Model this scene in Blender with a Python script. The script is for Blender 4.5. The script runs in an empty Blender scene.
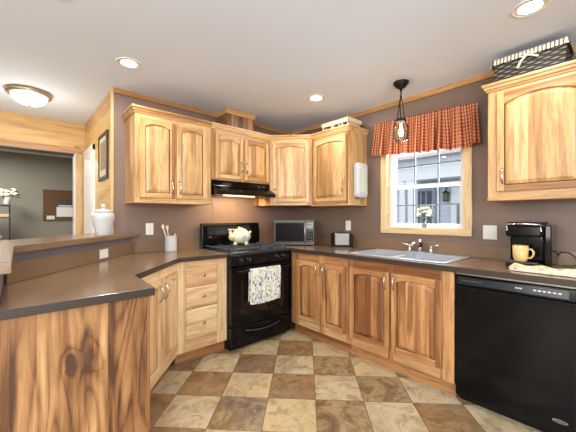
import bpy, bmesh, math, random
from mathutils import Vector, Matrix
random.seed(7)
S = bpy.context.scene
COL = S.collection
R = math.radians
PI = math.pi

# ---------------------------------------------------------------- camera
cam = bpy.data.cameras.new('camera'); camo = bpy.data.objects.new('camera', cam); COL.objects.link(camo)
cam.sensor_width = 36; cam.lens = 303.0 / 576 * 36; cam.shift_y = 1.0 / 576; cam.clip_start = 0.02
camo.location = (-2.87, -3.12, 1.265); camo.rotation_euler = (R(90), 0, R(-41.7))
S.camera = camo
S.view_settings.view_transform = 'Standard'; S.view_settings.look = 'None'
S.view_settings.exposure = 0.22; S.view_settings.gamma = 1; S.view_settings.use_curve_mapping = False

# ---------------------------------------------------------------- sky and large lights
W = bpy.data.worlds.new('sky'); S.world = W; W.use_nodes = True
W.node_tree.nodes['Background'].inputs[0].default_value = (0.86, 0.90, 1.0, 1)
W.node_tree.nodes['Background'].inputs[1].default_value = 2.0
def area(name, loc, aim, sx, sy, power, color):
    l = bpy.data.lights.new(name, 'AREA'); l.shape = 'RECTANGLE'; l.size = sx; l.size_y = sy
    l.energy = power; l.color = color
    o = bpy.data.objects.new(name, l); COL.objects.link(o); o.location = loc
    o.rotation_euler = (Vector(aim) - Vector(loc)).to_track_quat('-Z', 'Y').to_euler()
    return o
area('rear_window_light', (-3.6, -6.3, 1.6), (-2.4, 0, 1.5), 2.2, 1.5, 108, (0.97, 0.98, 1.0))
area('side_window_light', (-6.3, -2.6, 1.5), (-1.0, -1.5, 1.5), 1.8, 1.4, 52, (1.0, 0.98, 0.95))
area('dining_room_light', (-4.6, -2.2, 2.36), (-4.6, -2.2, 0), 0.7, 0.7, 20, (1.0, 0.94, 0.86))
area('ceiling_fill_uplight', (-4.3, -4.4, 1.7), (-4.0, -4.0, 3), 1.6, 1.6, 125, (0.84, 0.92, 1.0))  # added uplight to brighten the ceiling; no such lamp stands here
area('den_fill_light', (-3.4, 3.0, 2.36), (-3.4, 3.0, 0), 0.6, 0.6, 48, (1.0, 0.97, 0.92))  # added overhead to lift the dim den; no fixture is known there
area('kitchen_window_light', (0.24, -1.815, 1.60), (-1.6, -2.0, 0.9), 0.72, 0.84, 30, (0.86, 0.93, 1.0))

# ---------------------------------------------------------------- node helpers
class NT:
    def __init__(s, name):
        s.m = bpy.data.materials.new(name); s.m.use_nodes = True
        s.t = s.m.node_tree; s.b = s.t.nodes['Principled BSDF']; s.out = s.t.nodes['Material Output']
    def n(s, typ, **k):
        x = s.t.nodes.new(typ)
        for a, v in k.items(): setattr(x, a, v)
        return x
    def l(s, a, b): s.t.links.new(a, b)
    def _set(s, sock, v):
        if v is None: return
        if isinstance(v, bpy.types.NodeSocket): s.l(v, sock)
        else: sock.default_value = v
    def math(s, op, a, b=None, c=None):
        x = s.n('ShaderNodeMath', operation=op); s._set(x.inputs[0], a); s._set(x.inputs[1], b)
        if c is not None: s._set(x.inputs[2], c)
        return x.outputs[0]
    def vmath(s, op, a, b=None):
        x = s.n('ShaderNodeVectorMath', operation=op); s._set(x.inputs[0], a)
        if b is not None: s._set(x.inputs[1], b)
        return x.outputs[0]
    def mix(s, f, a, b, typ='MIX'):
        x = s.n('ShaderNodeMix', data_type='RGBA', blend_type=typ)
        s._set(x.inputs[0], f); s._set(x.inputs[6], a); s._set(x.inputs[7], b)
        return x.outputs[2]
    def ramp(s, f, stops):
        x = s.n('ShaderNodeValToRGB'); s.l(f, x.inputs[0]); e = x.color_ramp.elements
        while len(e) > 1: e.remove(e[-1])
        e[0].position = stops[0][0]; e[0].color = c4(stops[0][1])
        for p, c in stops[1:]:
            q = e.new(p); q.color = c4(c)
        return x.outputs[0]
    def noise(s, vec, scale, detail=4, rough=0.5, dist=0.0):
        x = s.n('ShaderNodeTexNoise'); s._set(x.inputs['Vector'], vec)
        x.inputs['Scale'].default_value = scale; x.inputs['Detail'].default_value = detail
        x.inputs['Roughness'].default_value = rough; x.inputs['Distortion'].default_value = dist
        return x.outputs['Fac']
    def coord(s, which='Object'): return s.n('ShaderNodeTexCoord').outputs[which]
    def xyz(s, v):
        x = s.n('ShaderNodeSeparateXYZ'); s.l(v, x.inputs[0]); return x.outputs
    def comb(s, x=0, y=0, z=0):
        c = s.n('ShaderNodeCombineXYZ'); s._set(c.inputs[0], x); s._set(c.inputs[1], y); s._set(c.inputs[2], z); return c.outputs[0]
    def bump(s, h, strength=0.2, dist=0.01):
        x = s.n('ShaderNodeBump'); x.inputs['Strength'].default_value = strength; x.inputs['Distance'].default_value = dist
        s.l(h, x.inputs['Height']); s.l(x.outputs[0], s.b.inputs['Normal'])
    def wn(s, v):
        x = s.n('ShaderNodeTexWhiteNoise', noise_dimensions='3D'); s.l(v, x.inputs['Vector']); return x.outputs['Value']
def lin(c): return c / 12.92 if c <= 0.04045 else ((c + 0.055) / 1.055) ** 2.4
def c4(c):
    return (*[lin(v / 255) for v in c], 1) if max(c) > 1.001 else (*c, 1)
def plain(name, rgb, rough=0.5, metal=0.0, emit=None, estr=0, noise=None, **k):
    t = NT(name); b = t.b
    b.inputs['Roughness'].default_value = rough; b.inputs['Metallic'].default_value = metal
    if noise:
        sc, amt = noise
        f = t.noise(t.coord(), sc, 5)
        lo = tuple(max(0, v * (1 - amt)) for v in c4(rgb)[:3]) + (1,); hi = tuple(min(1, v * (1 + amt)) for v in c4(rgb)[:3]) + (1,)
        t.l(t.mix(f, lo, hi), b.inputs['Base Color'])
    else:
        b.inputs['Base Color'].default_value = c4(rgb)
    if emit: b.inputs['Emission Color'].default_value = c4(emit); b.inputs['Emission Strength'].default_value = estr
    for a, v in k.items(): b.inputs[a.replace('_', ' ')].default_value = v
    return t.m

def wood(name, light, mid, dark, axis='z', plank=0.075, streak=0.5, rough=0.38, contrast=1.0, knots=False, grain=1.0):
    t = NT(name)
    o = t.coord(); rnd = t.n('ShaderNodeObjectInfo').outputs['Random']
    off = t.comb(t.math('MULTIPLY', rnd, 17.3), t.math('MULTIPLY', rnd, 9.1), t.math('MULTIPLY', rnd, 23.7))
    X = t.xyz(o)
    across = {'z': X[0], 'x': X[2], 'y': X[0]}[axis]
    if plank:
        cell = t.math('FLOOR', t.math('DIVIDE', t.math('ADD', across, t.math('MULTIPLY', rnd, 0.3)), plank))
        pr = t.wn(t.comb(cell, t.math('MULTIPLY', rnd, 50.0), 0.0))
    else:
        pr = rnd
    sc = {'z': (1, 1, .10), 'x': (.10, 1, 1), 'y': (1, .10, 1)}[axis]
    v = t.vmath('MULTIPLY', t.vmath('ADD', t.vmath('ADD', o, off), t.comb(0.0, t.math('MULTIPLY', pr, 3.0), t.math('MULTIPLY', pr, 7.0))), sc)
    n1 = t.noise(v, 9, 4, .55, 1.2)
    n2 = t.noise(v, 42 * grain, 4, .65, .5)
    n3 = t.noise(v, 4.5, 3, .5, 1.8)
    f = t.math('ADD', t.math('MULTIPLY', n1, .75 * contrast), t.math('MULTIPLY', pr, .42 * contrast))
    f = t.math('SUBTRACT', f, .10 * contrast - .08)
    col = t.ramp(f, [(0.22, light), (0.58, mid), (0.88, dark)])
    col = t.mix(t.math('MULTIPLY', t.ramp(n2, [(.45, (0, 0, 0)), (.64, (1, 1, 1))]), .48), col, c4(dark))
    if streak:
        s = t.ramp(t.math('ADD', n3, t.math('MULTIPLY', pr, .10)), [(.57, (0, 0, 0)), (.66, (1, 1, 1))])
        rings = t.n('ShaderNodeTexWave', wave_type='BANDS', bands_direction='X')
        t.l(v, rings.inputs['Vector']); rings.inputs['Scale'].default_value = 10; rings.inputs['Distortion'].default_value = 9
        rings.inputs['Detail'].default_value = 2; rings.inputs['Detail Scale'].default_value = 1.1
        col = t.mix(t.math('MULTIPLY', s, streak), col, t.mix(rings.outputs['Fac'], c4(dark), tuple(q * .5 for q in c4(dark)[:3]) + (1,)))
    if knots:
        vo = t.n('ShaderNodeTexVoronoi', feature='DISTANCE_TO_EDGE' if False else 'F1'); vo.inputs['Scale'].default_value = 2.6
        t.l(t.vmath('MULTIPLY', t.vmath('ADD', o, off), {'z': (1, 1, .5), 'x': (.5, .5, 1), 'y': (.5, .5, 1)}[axis]), vo.inputs['Vector'])
        k = t.ramp(vo.outputs['Distance'], [(.03, (1, 1, 1)), (.075, (0, 0, 0))])
        col = t.mix(t.math('MULTIPLY', k, .7), col, c4((110, 62, 28)))
    t.l(col, t.b.inputs['Base Color'])
    t.b.inputs['Roughness'].default_value = rough
    t.bump(n2, .06, .002)
    return t.m

def figured():
    # rotary cut hickory sheet of the peninsula end: broad flame figure, brown heart
    t = NT('figured_hickory'); o = t.coord(); X = t.xyz(o)
    seam = t.math('FLOOR', t.math('DIVIDE', t.math('ADD', X[0], 0.40), .245))
    v = t.vmath('MULTIPLY', t.vmath('ADD', o, t.comb(0.0, t.math('MULTIPLY', seam, 3.7), t.math('MULTIPLY', seam, 1.9))), (1, 1, .15))
    big = t.noise(v, 3.6, 2, .5, .9)
    gx = t.math('POWER', t.math('DIVIDE', t.math('ADD', X[0], t.math('MULTIPLY', t.math('SUBTRACT', t.noise(o, 9, 3), .5), .16)), .035), 2.0); gz = t.math('POWER', t.math('DIVIDE', t.math('SUBTRACT', X[2], .66), .075), 2.0)
    burl = t.math('EXPONENT', t.math('MULTIPLY', t.math('ADD', gx, gz), -.5))
    big = t.math('ADD', big, t.math('MULTIPLY', burl, .085))
    rings = t.math('FRACT', t.math('MULTIPLY', big, 17))
    rings = t.math('ABSOLUTE', t.math('SUBTRACT', t.math('MULTIPLY', rings, 2), 1))
    rings = t.math('POWER', rings, 2.5)
    fine = t.noise(t.vmath('MULTIPLY', v, (1, 1, .4)), 38, 5, .7, .8)
    tone = t.noise(v, 7.0, 3, .55, 1.4)
    f = t.math('ADD', t.math('MULTIPLY', tone, .8), t.math('ADD', t.math('MULTIPLY', rings, .17), t.math('MULTIPLY', fine, .62)))
    f = t.math('ADD', f, t.math('MULTIPLY', burl, .20))
    f = t.math('SUBTRACT', f, .02)
    f = t.math('ADD', f, t.math('MULTIPLY', t.wn(t.comb(seam, 1.0, 4.0)), .10))
    col = t.ramp(f, [(.48, (212, 172, 120)), (.66, (178, 132, 84)), (.84, (136, 92, 54)), (1.0, (82, 52, 32))])
    t.l(col, t.b.inputs['Base Color']); t.b.inputs['Roughness'].default_value = .42
    t.bump(fine, .06, .002); return t.m

M = {}
HL, HM, HD = (224, 188, 136), (204, 160, 104), (142, 92, 52)
M['wz'] = wood('hickory_upright_grain', HL, HM, HD, 'z', .085, .45)
M['wx'] = wood('hickory_level_grain', HL, HM, HD, 'x', 0, .25)
M['pz'] = wood('hickory_glued_panel', HL, HM, HD, 'z', .075, .42, contrast=.8)
BL, BM_, BD = (220, 174, 120), (190, 136, 86), (120, 72, 42)  # base hickory copy; mostly dimmer light put into its darker, more orange colours
M['bz'] = wood('base_hickory_upright', BL, BM_, BD, 'z', .085, .55)
M['bx'] = wood('base_hickory_level', BL, BM_, BD, 'x', 0, .35)
M['bpz'] = wood('base_hickory_panel', BL, BM_, BD, 'z', .06, .6, contrast=1.15)
M['toe'] = wood('shaded_toe_hickory', (196, 148, 98), (164, 112, 68), (104, 62, 36), 'x', 0, .5)  # toe boards darkened so the recess shade is in the colour
M['fig'] = figured()
M['lz'] = wood('pale_hickory_upright', (240, 216, 174), (228, 194, 146), (178, 126, 80), 'z', .085, .3)
M['lx'] = wood('pale_hickory_level', (240, 216, 174), (228, 194, 146), (178, 126, 80), 'x', 0, .3)
M['lpz'] = wood('pale_hickory_panel', (240, 216, 174), (226, 190, 140), (178, 126, 80), 'z', .07, .35, contrast=.9)
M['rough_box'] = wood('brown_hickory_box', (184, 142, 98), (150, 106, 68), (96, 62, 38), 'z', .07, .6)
M['trim'] = wood('honey_trim_wood', (206, 160, 106), (184, 136, 84), (136, 90, 52), 'x', 0, 0)
M['trimz'] = wood('honey_casing_wood', (226, 190, 134), (208, 168, 112), (164, 120, 74), 'z', 0, 0)
M['casing'] = wood('pale_window_casing_level', (226, 200, 154), (212, 182, 134), (170, 130, 84), 'y', 0, 0)
M['casingz'] = wood('pale_window_casing_upright', (226, 200, 154), (212, 182, 134), (170, 130, 84), 'z', 0, 0)
M['trimy'] = wood('honey_trim_wood_side', (206, 160, 106), (184, 136, 84), (136, 90, 52), 'y', 0, 0)

def pine(name, plank=.19, axis='z'):
    t = NT(name); o = t.coord(); X = t.xyz(o)
    h = X[2] if axis == 'z' else X[0]
    q = t.math('DIVIDE', h, plank); cell = t.math('FLOOR', q); fr = t.math('FRACT', q)
    pr = t.wn(t.comb(cell, 2.0, 5.0))
    sh = t.comb(t.math('MULTIPLY', pr, 9), t.math('MULTIPLY', pr, 4), 0.0)
    sc = (.09, .09, 1) if axis == 'z' else (1, 1, .09)
    v = t.vmath('MULTIPLY', t.vmath('ADD', o, sh), sc)
    n1 = t.noise(v, 14, 4, .5, 1.0); n2 = t.noise(v, 70, 3)
    col = t.ramp(t.math('ADD', t.math('MULTIPLY', n1, .8), t.math('MULTIPLY', pr, .25)), [(.25, (232, 200, 140)), (.55, (216, 176, 112)), (.85, (176, 130, 76))])
    col = t.mix(t.math('MULTIPLY', n2, .16), col, c4((150, 96, 48)))
    vo = t.n('ShaderNodeTexVoronoi'); vo.inputs['Scale'].default_value = 2.3
    t.l(t.vmath('MULTIPLY', t.vmath('ADD', o, sh), (.8, .8, 1.7)), vo.inputs['Vector'])
    k = t.ramp(vo.outputs['Distance'], [(.03, (1, 1, 1)), (.07, (0, 0, 0))])
    col = t.mix(t.math('MULTIPLY', k, .75), col, c4((120, 66, 26)))
    g = t.ramp(fr, [(0, (0, 0, 0)), (.045, (1, 1, 1))])
    col = t.mix(t.math('MULTIPLY', t.math('SUBTRACT', 1.0, g), .5), col, c4((130, 84, 42)))
    t.l(col, t.b.inputs['Base Color']); t.b.inputs['Roughness'].default_value = .4
    t.bump(g, .4, .004); return t.m
M['pine'] = pine('knotty_pine_planks')

def paint(name, rgb, amt=.05, rough=.6):
    t = NT(name); o = t.coord(); n = t.noise(o, 2.2, 5, .6); n2 = t.noise(o, 90, 2)
    lo = tuple(v * (1 - amt) for v in c4(rgb)[:3]) + (1,); hi = tuple(v * (1 + amt) for v in c4(rgb)[:3]) + (1,)
    t.l(t.mix(n, lo, hi), t.b.inputs['Base Color']); t.b.inputs['Roughness'].default_value = rough
    t.bump(n2, .05, .002); return t.m
M['wall'] = paint('mauve_brown_wall_paint', (122, 101, 88), rough=.42)
M['mauve'] = paint('mauve_knee_wall_paint', (116, 104, 110))
M['ceil'] = paint('ceiling_white_texture', (222, 229, 240), .015, .85)
M['den'] = paint('grey_green_den_wall', (130, 125, 112))
M['cream'] = paint('warm_off_white_wall', (190, 188, 184))

def floor_mat():
    t = NT('slate_checker_tile'); o = t.coord(); X = t.xyz(o)
    dx = t.math('ADD', X[0], 1.098); dy = t.math('ADD', X[1], .979); s = .7071 / .33
    u = t.math('MULTIPLY', t.math('SUBTRACT', dx, dy), s)
    v = t.math('MULTIPLY', t.math('ADD', dx, dy), -s)
    fu, fv = t.math('FLOOR', u), t.math('FLOOR', v)
    par = t.math('MODULO', t.math('ADD', t.math('ADD', fu, fv), 100.0), 2.0)
    r = t.wn(t.comb(fu, fv, 3.0)); r2 = t.wn(t.comb(fu, fv, 8.0))
    p = t.vmath('ADD', o, t.comb(t.math('MULTIPLY', r, 7), t.math('MULTIPLY', r2, 9), 0.0))
    n1 = t.noise(p, 3.2, 7, .66, 1.9); n2 = t.noise(p, 8, 7, .72, 1.0); n3 = t.noise(p, 2.6, 3, .5, 1.5)
    lightc = t.ramp(n1, [(.28, (126, 108, 80)), (.44, (178, 158, 122)), (.58, (200, 182, 146)), (.72, (150, 136, 112))])
    darkc = t.ramp(n1, [(.28, (88, 70, 48)), (.44, (134, 108, 74)), (.56, (168, 142, 102)), (.70, (110, 96, 80))])
    col = t.mix(par, lightc, darkc)
    col = t.mix(t.math('MULTIPLY', t.math('GREATER_THAN', r2, .55), .40), col, t.mix(par, c4((206, 172, 116)), c4((146, 104, 58))))
    grey = t.math('MULTIPLY', t.math('MULTIPLY', t.ramp(n3, [(.42, (0, 0, 0)), (.6, (1, 1, 1))]), .45), t.math('ADD', t.math('MULTIPLY', r, .9), .25))
    col = t.mix(grey, col, t.mix(par, c4((186, 182, 170)), c4((128, 120, 110))))
    vein = t.ramp(n2, [(.40, (1, 1, 1)), (.47, (0, 0, 0))])
    col = t.mix(t.math('MULTIPLY', vein, .45), col, t.mix(par, c4((128, 104, 70)), c4((84, 62, 42))))
    vein2 = t.ramp(n2, [(.60, (0, 0, 0)), (.68, (1, 1, 1))])
    col = t.mix(t.math('MULTIPLY', vein2, .35), col, c4((230, 216, 186)))
    ef = lambda q: t.math('MINIMUM', t.math('FRACT', q), t.math('SUBTRACT', 1.0, t.math('FRACT', q)))
    e = t.math('MINIMUM', ef(u), ef(v))
    g = t.ramp(e, [(.004, (0, 0, 0)), (.013, (1, 1, 1))])
    col = t.mix(g, c4((112, 96, 74)), col)
    t.l(col, t.b.inputs['Base Color'])
    t.l(t.math('ADD', t.math('MULTIPLY', n1, .25), .22), t.b.inputs['Roughness'])
    t.bump(t.math('ADD', t.math('MULTIPLY', g, .6), t.math('MULTIPLY', n2, .3)), .25, .004)
    return t.m
M['floor'] = floor_mat()

def lam():
    t = NT('brown_stone_laminate'); o = t.coord()
    n = t.noise(o, 150, 5, .7); n2 = t.noise(o, 6, 4)
    col = t.ramp(n, [(.30, (100, 80, 60)), (.5, (130, 103, 77)), (.70, (158, 128, 98))])  # brown laminate with some of its tan reflection put into the colour
    col = t.mix(t.math('MULTIPLY', n2, .35), col, c4((120, 95, 72)))
    t.l(col, t.b.inputs['Base Color']); t.b.inputs['Roughness'].default_value = .2
    t.b.inputs['Specular IOR Level'].default_value = 1.0
    return t.m
M['lam'] = lam()
M['edge'] = plain('shaded_laminate_edge', (60, 51, 44), .35, noise=(140, .2))  # same laminate darkened: shade on the slab sides put into the colour
M['black'] = plain('black_enamel', (8, 9, 12), .12, Specular_IOR_Level=.25)
M['blackp'] = plain('black_plastic', (12, 12, 14), .35, Specular_IOR_Level=.3)
M['glassblk'] = plain('black_oven_glass', (12, 9, 9), .06)
M['iron'] = plain('cast_iron_grate', (66, 72, 78), .3)  # iron lightened bluish, with reflections on the grates put into the colour
M['cooktop'] = plain('glossy_black_cooktop', (44, 52, 62), .18)
M['display'] = plain('blue_grey_panel', (24, 33, 42), .2)
M['steel'] = plain('brushed_steel', (176, 172, 168), .28, 1.0)
M['steeld'] = plain('dull_steel', (122, 118, 116), .34, 1.0)
M['mwframe'] = plain('dark_brushed_frame', (66, 62, 58), .35, 1.0)
M['toast'] = plain('toaster_steel', (112, 107, 100), .34, 1.0)
M['sinks'] = plain('bright_sink_steel', (196, 200, 206), .32, .45)
M['chrome'] = plain('chrome', (225, 225, 228), .10, 1.0)
M['nickel'] = plain('satin_nickel', (205, 196, 184), .25, 1.0)
M['white'] = plain('white_plastic', (232, 230, 224), .35)
M['slot'] = plain('outlet_slot_grey', (90, 88, 86), .5)
M['ceramic'] = plain('white_ribbed_ceramic', (190, 188, 184), .35)
M['creamc'] = plain('cream_ceramic', (228, 214, 178), .3, noise=(30, .14))
M['beigec'] = plain('tan_ceramic_accent', (196, 170, 120), .4)  # plain tan ceramic on the snout and lid knobs
M['mug'] = plain('yellow_mug_glaze', (222, 188, 124), .28)
M['vinyl'] = plain('white_vinyl_frame', (226, 226, 226), .4)
M['muntin'] = plain('grey_muntin', (120, 128, 136), .5)
M['black_frame'] = plain('dark_picture_frame', (34, 28, 26), .35)
M['mat'] = plain('picture_mat_cream', (206, 190, 158), .7)
M['print'] = plain('picture_print', (150, 126, 92), .7, noise=(14, .5))
M['paper'] = plain('white_paper', (215, 214, 212), .7)
M['photo'] = plain('dark_photograph', (52, 54, 60), .5, noise=(25, .7))
M['cork'] = plain('brown_cork', (96, 68, 44), .9, noise=(120, .3))
M['bronze'] = plain('dark_bronze', (44, 40, 38), .4, .7)
M['brass'] = plain('antique_nickel_rim', (178, 158, 132), .3, .8)
M['leaf'] = plain('green_leaf', (62, 84, 46), .6, noise=(40, .3))
M['petal'] = plain('white_petal', (232, 228, 206), .7)
M['stem'] = plain('pale_stem', (120, 140, 80), .6)
M['lens'] = plain('lit_lamp_lens', (255, 250, 240), .4, emit=(255, 250, 242), estr=9)
M['flushglass'] = plain('lit_alabaster_glass', (250, 244, 232), .4, emit=(255, 250, 242), estr=.75)
M['bulb'] = plain('lit_bulb', (255, 240, 214), .3, emit=(255, 232, 196), estr=3)
M['hoodlens'] = plain('hood_lens', (255, 225, 180), .4, emit=(255, 214, 160), estr=2)
M['wicker_dk'] = None
M['crate'] = wood('pale_crate_wood', (240, 224, 196), (226, 206, 174), (190, 160, 122), 'x', 0, 0)
M['siding'] = None
M['shelfwood'] = wood('tan_shelf_wood', (206, 170, 120), (190, 150, 100), (140, 100, 60), 'x', 0, 0)
M['darkmetal'] = plain('blue_black_metal', (28, 34, 46), .4, .5)
M['linen'] = plain('striped_bow_linen', (214, 206, 186), .85)
M['cord'] = plain('black_rubber_cord', (16, 16, 16), .5)
M['wash'] = plain('grass_green', (92, 120, 64), .9, noise=(6, .3))
M['trunkw'] = plain('utensil_wood', (226, 214, 190), .6)

def glass(name, tint=(1, 1, 1), rough=0.0, amt=.08):
    # thin clear glazing: mostly clear with a grazing reflection
    t = NT(name); fr = t.n('ShaderNodeFresnel'); fr.inputs[0].default_value = 1.45
    tr = t.n('ShaderNodeBsdfTransparent'); tr.inputs[0].default_value = (*tint, 1)
    gl = t.n('ShaderNodeBsdfGlossy'); gl.inputs['Roughness'].default_value = rough
    mx = t.n('ShaderNodeMixShader'); t.l(fr.outputs[0], mx.inputs[0]); t.l(tr.outputs[0], mx.inputs[1]); t.l(gl.outputs[0], mx.inputs[2])
    t.l(mx.outputs[0], t.out.inputs['Surface']); return t.m
M['glass'] = glass('clear_window_glass')
M['jarglass'] = glass('seeded_jar_glass', (.90, .86, .78), .12)
M['vase'] = glass('clear_vase_glass', (.86, .90, .90), .03)
def frosted():
    t = NT('translucent_plastic'); d = t.n('ShaderNodeBsdfDiffuse'); d.inputs[0].default_value = c4((226, 228, 228))
    tl = t.n('ShaderNodeBsdfTranslucent'); tl.inputs[0].default_value = c4((226, 230, 228))
    g = t.n('ShaderNodeBsdfGlossy'); g.inputs['Roughness'].default_value = .25
    a = t.n('ShaderNodeMixShader'); a.inputs[0].default_value = .4; t.l(d.outputs[0], a.inputs[1]); t.l(tl.outputs[0], a.inputs[2])
    b = t.n('ShaderNodeMixShader'); b.inputs[0].default_value = .08; t.l(a.outputs[0], b.inputs[1]); t.l(g.outputs[0], b.inputs[2])
    t.l(b.outputs[0], t.out.inputs['Surface']); return t.m
M['frost'] = frosted()

def plaid():
    t = NT('red_tan_check_cloth'); uv = t.coord('UV'); X = t.xyz(uv)
    def st(q, n):
        f = t.math('FRACT', t.math('MULTIPLY', q, n)); return t.math('LESS_THAN', f, .45)
    a, b = st(X[0], 44), st(X[1], 12)
    base = t.mix(a, c4((214, 146, 110)), c4((160, 72, 50)))
    base = t.mix(t.math('MULTIPLY', b, .45), base, c4((70, 24, 24)))
    f3 = t.math('LESS_THAN', t.math('FRACT', t.math('MULTIPLY', X[0], 19)), .10)
    base = t.mix(t.math('MULTIPLY', f3, .5), base, c4((226, 196, 150)))
    d = t.n('ShaderNodeBsdfDiffuse'); t.l(base, d.inputs[0]); tl = t.n('ShaderNodeBsdfTranslucent'); t.l(base, tl.inputs[0])
    m = t.n('ShaderNodeMixShader'); m.inputs[0].default_value = .22; t.l(d.outputs[0], m.inputs[1]); t.l(tl.outputs[0], m.inputs[2])
    t.l(m.outputs[0], t.out.inputs['Surface']); return t.m
M['plaid'] = plaid()
def floral(name, base, cols, sc=14.0, th=.26):
    t = NT(name); uv = t.coord('UV'); col = None; cur = c4(base)
    for i, c in enumerate(cols):
        vo = t.n('ShaderNodeTexVoronoi'); vo.inputs['Scale'].default_value = sc + 3 * i
        t.l(t.vmath('ADD', uv, (i * 3.3, i * 1.7, 0)), vo.inputs['Vector'])
        k = t.ramp(vo.outputs['Distance'], [(th, (1, 1, 1)), (th + .06, (0, 0, 0))])
        cur = t.mix(k, cur, c4(c))
    t.l(cur, t.b.inputs['Base Color']); t.b.inputs['Roughness'].default_value = .9
    return t.m
M['floral'] = floral('floral_tea_towel_cloth', (226, 226, 218), [(84, 108, 168), (150, 166, 84), (214, 190, 100), (104, 130, 176)], 9, .25)
M['floral2'] = floral('yellow_print_towel_cloth', (232, 222, 192), [(222, 190, 110), (96, 96, 104), (232, 214, 150)], 9, .24)
def stripes(name, a, b, n):
    t = NT(name); X = t.xyz(t.coord('UV')); f = t.math('LESS_THAN', t.math('FRACT', t.math('MULTIPLY', X[0], n)), .42)
    t.l(t.mix(f, c4(a), c4(b)), t.b.inputs['Base Color']); t.b.inputs['Roughness'].default_value = .9; return t.m
M['liner'] = stripes('striped_liner_cloth', (222, 214, 194), (120, 108, 92), 62)
def wicker():
    t = NT('dark_woven_wicker'); X = t.xyz(t.coord()); h = t.math('ADD', X[0], X[1])
    row = t.math('FLOOR', t.math('DIVIDE', X[2], .016))
    a = t.math('SINE', t.math('ADD', t.math('MULTIPLY', h, 75), t.math('MULTIPLY', row, PI)))
    b = t.math('SINE', t.math('MULTIPLY', X[2], 2 * PI / .016))
    w = t.math('ADD', t.math('MULTIPLY', a, .5), t.math('MULTIPLY', b, .5))
    col = t.ramp(t.math('ADD', t.math('MULTIPLY', w, .5), .5), [(.3, (18, 15, 14)), (.6, (50, 43, 39)), (.92, (140, 130, 114))])
    t.l(col, t.b.inputs['Base Color']); t.b.inputs['Roughness'].default_value = .6
    t.bump(w, .6, .004); return t.m
M['wicker'] = wicker()
def siding():
    t = NT('lap_siding'); X = t.xyz(t.coord()); f = t.math('FRACT', t.math('DIVIDE', X[2], .13))
    g = t.ramp(f, [(0, (0, 0, 0)), (.10, (1, 1, 1))])
    t.l(t.mix(g, c4((132, 144, 160)), c4((204, 214, 228))), t.b.inputs['Base Color'])
    t.b.inputs['Roughness'].default_value = .6; t.bump(f, .5, .01); return t.m
M['siding'] = siding()
M['extwhite'] = plain('exterior_white_trim', (232, 236, 242), .5)
M['extblue'] = plain('shaded_porch_paint', (196, 208, 224), .6)
M['extdark'] = plain('dark_exterior_pane', (118, 132, 148), .2)
M['shingle'] = plain('pale_roof_shingle', (206, 198, 198), .8, noise=(60, .12))

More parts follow.
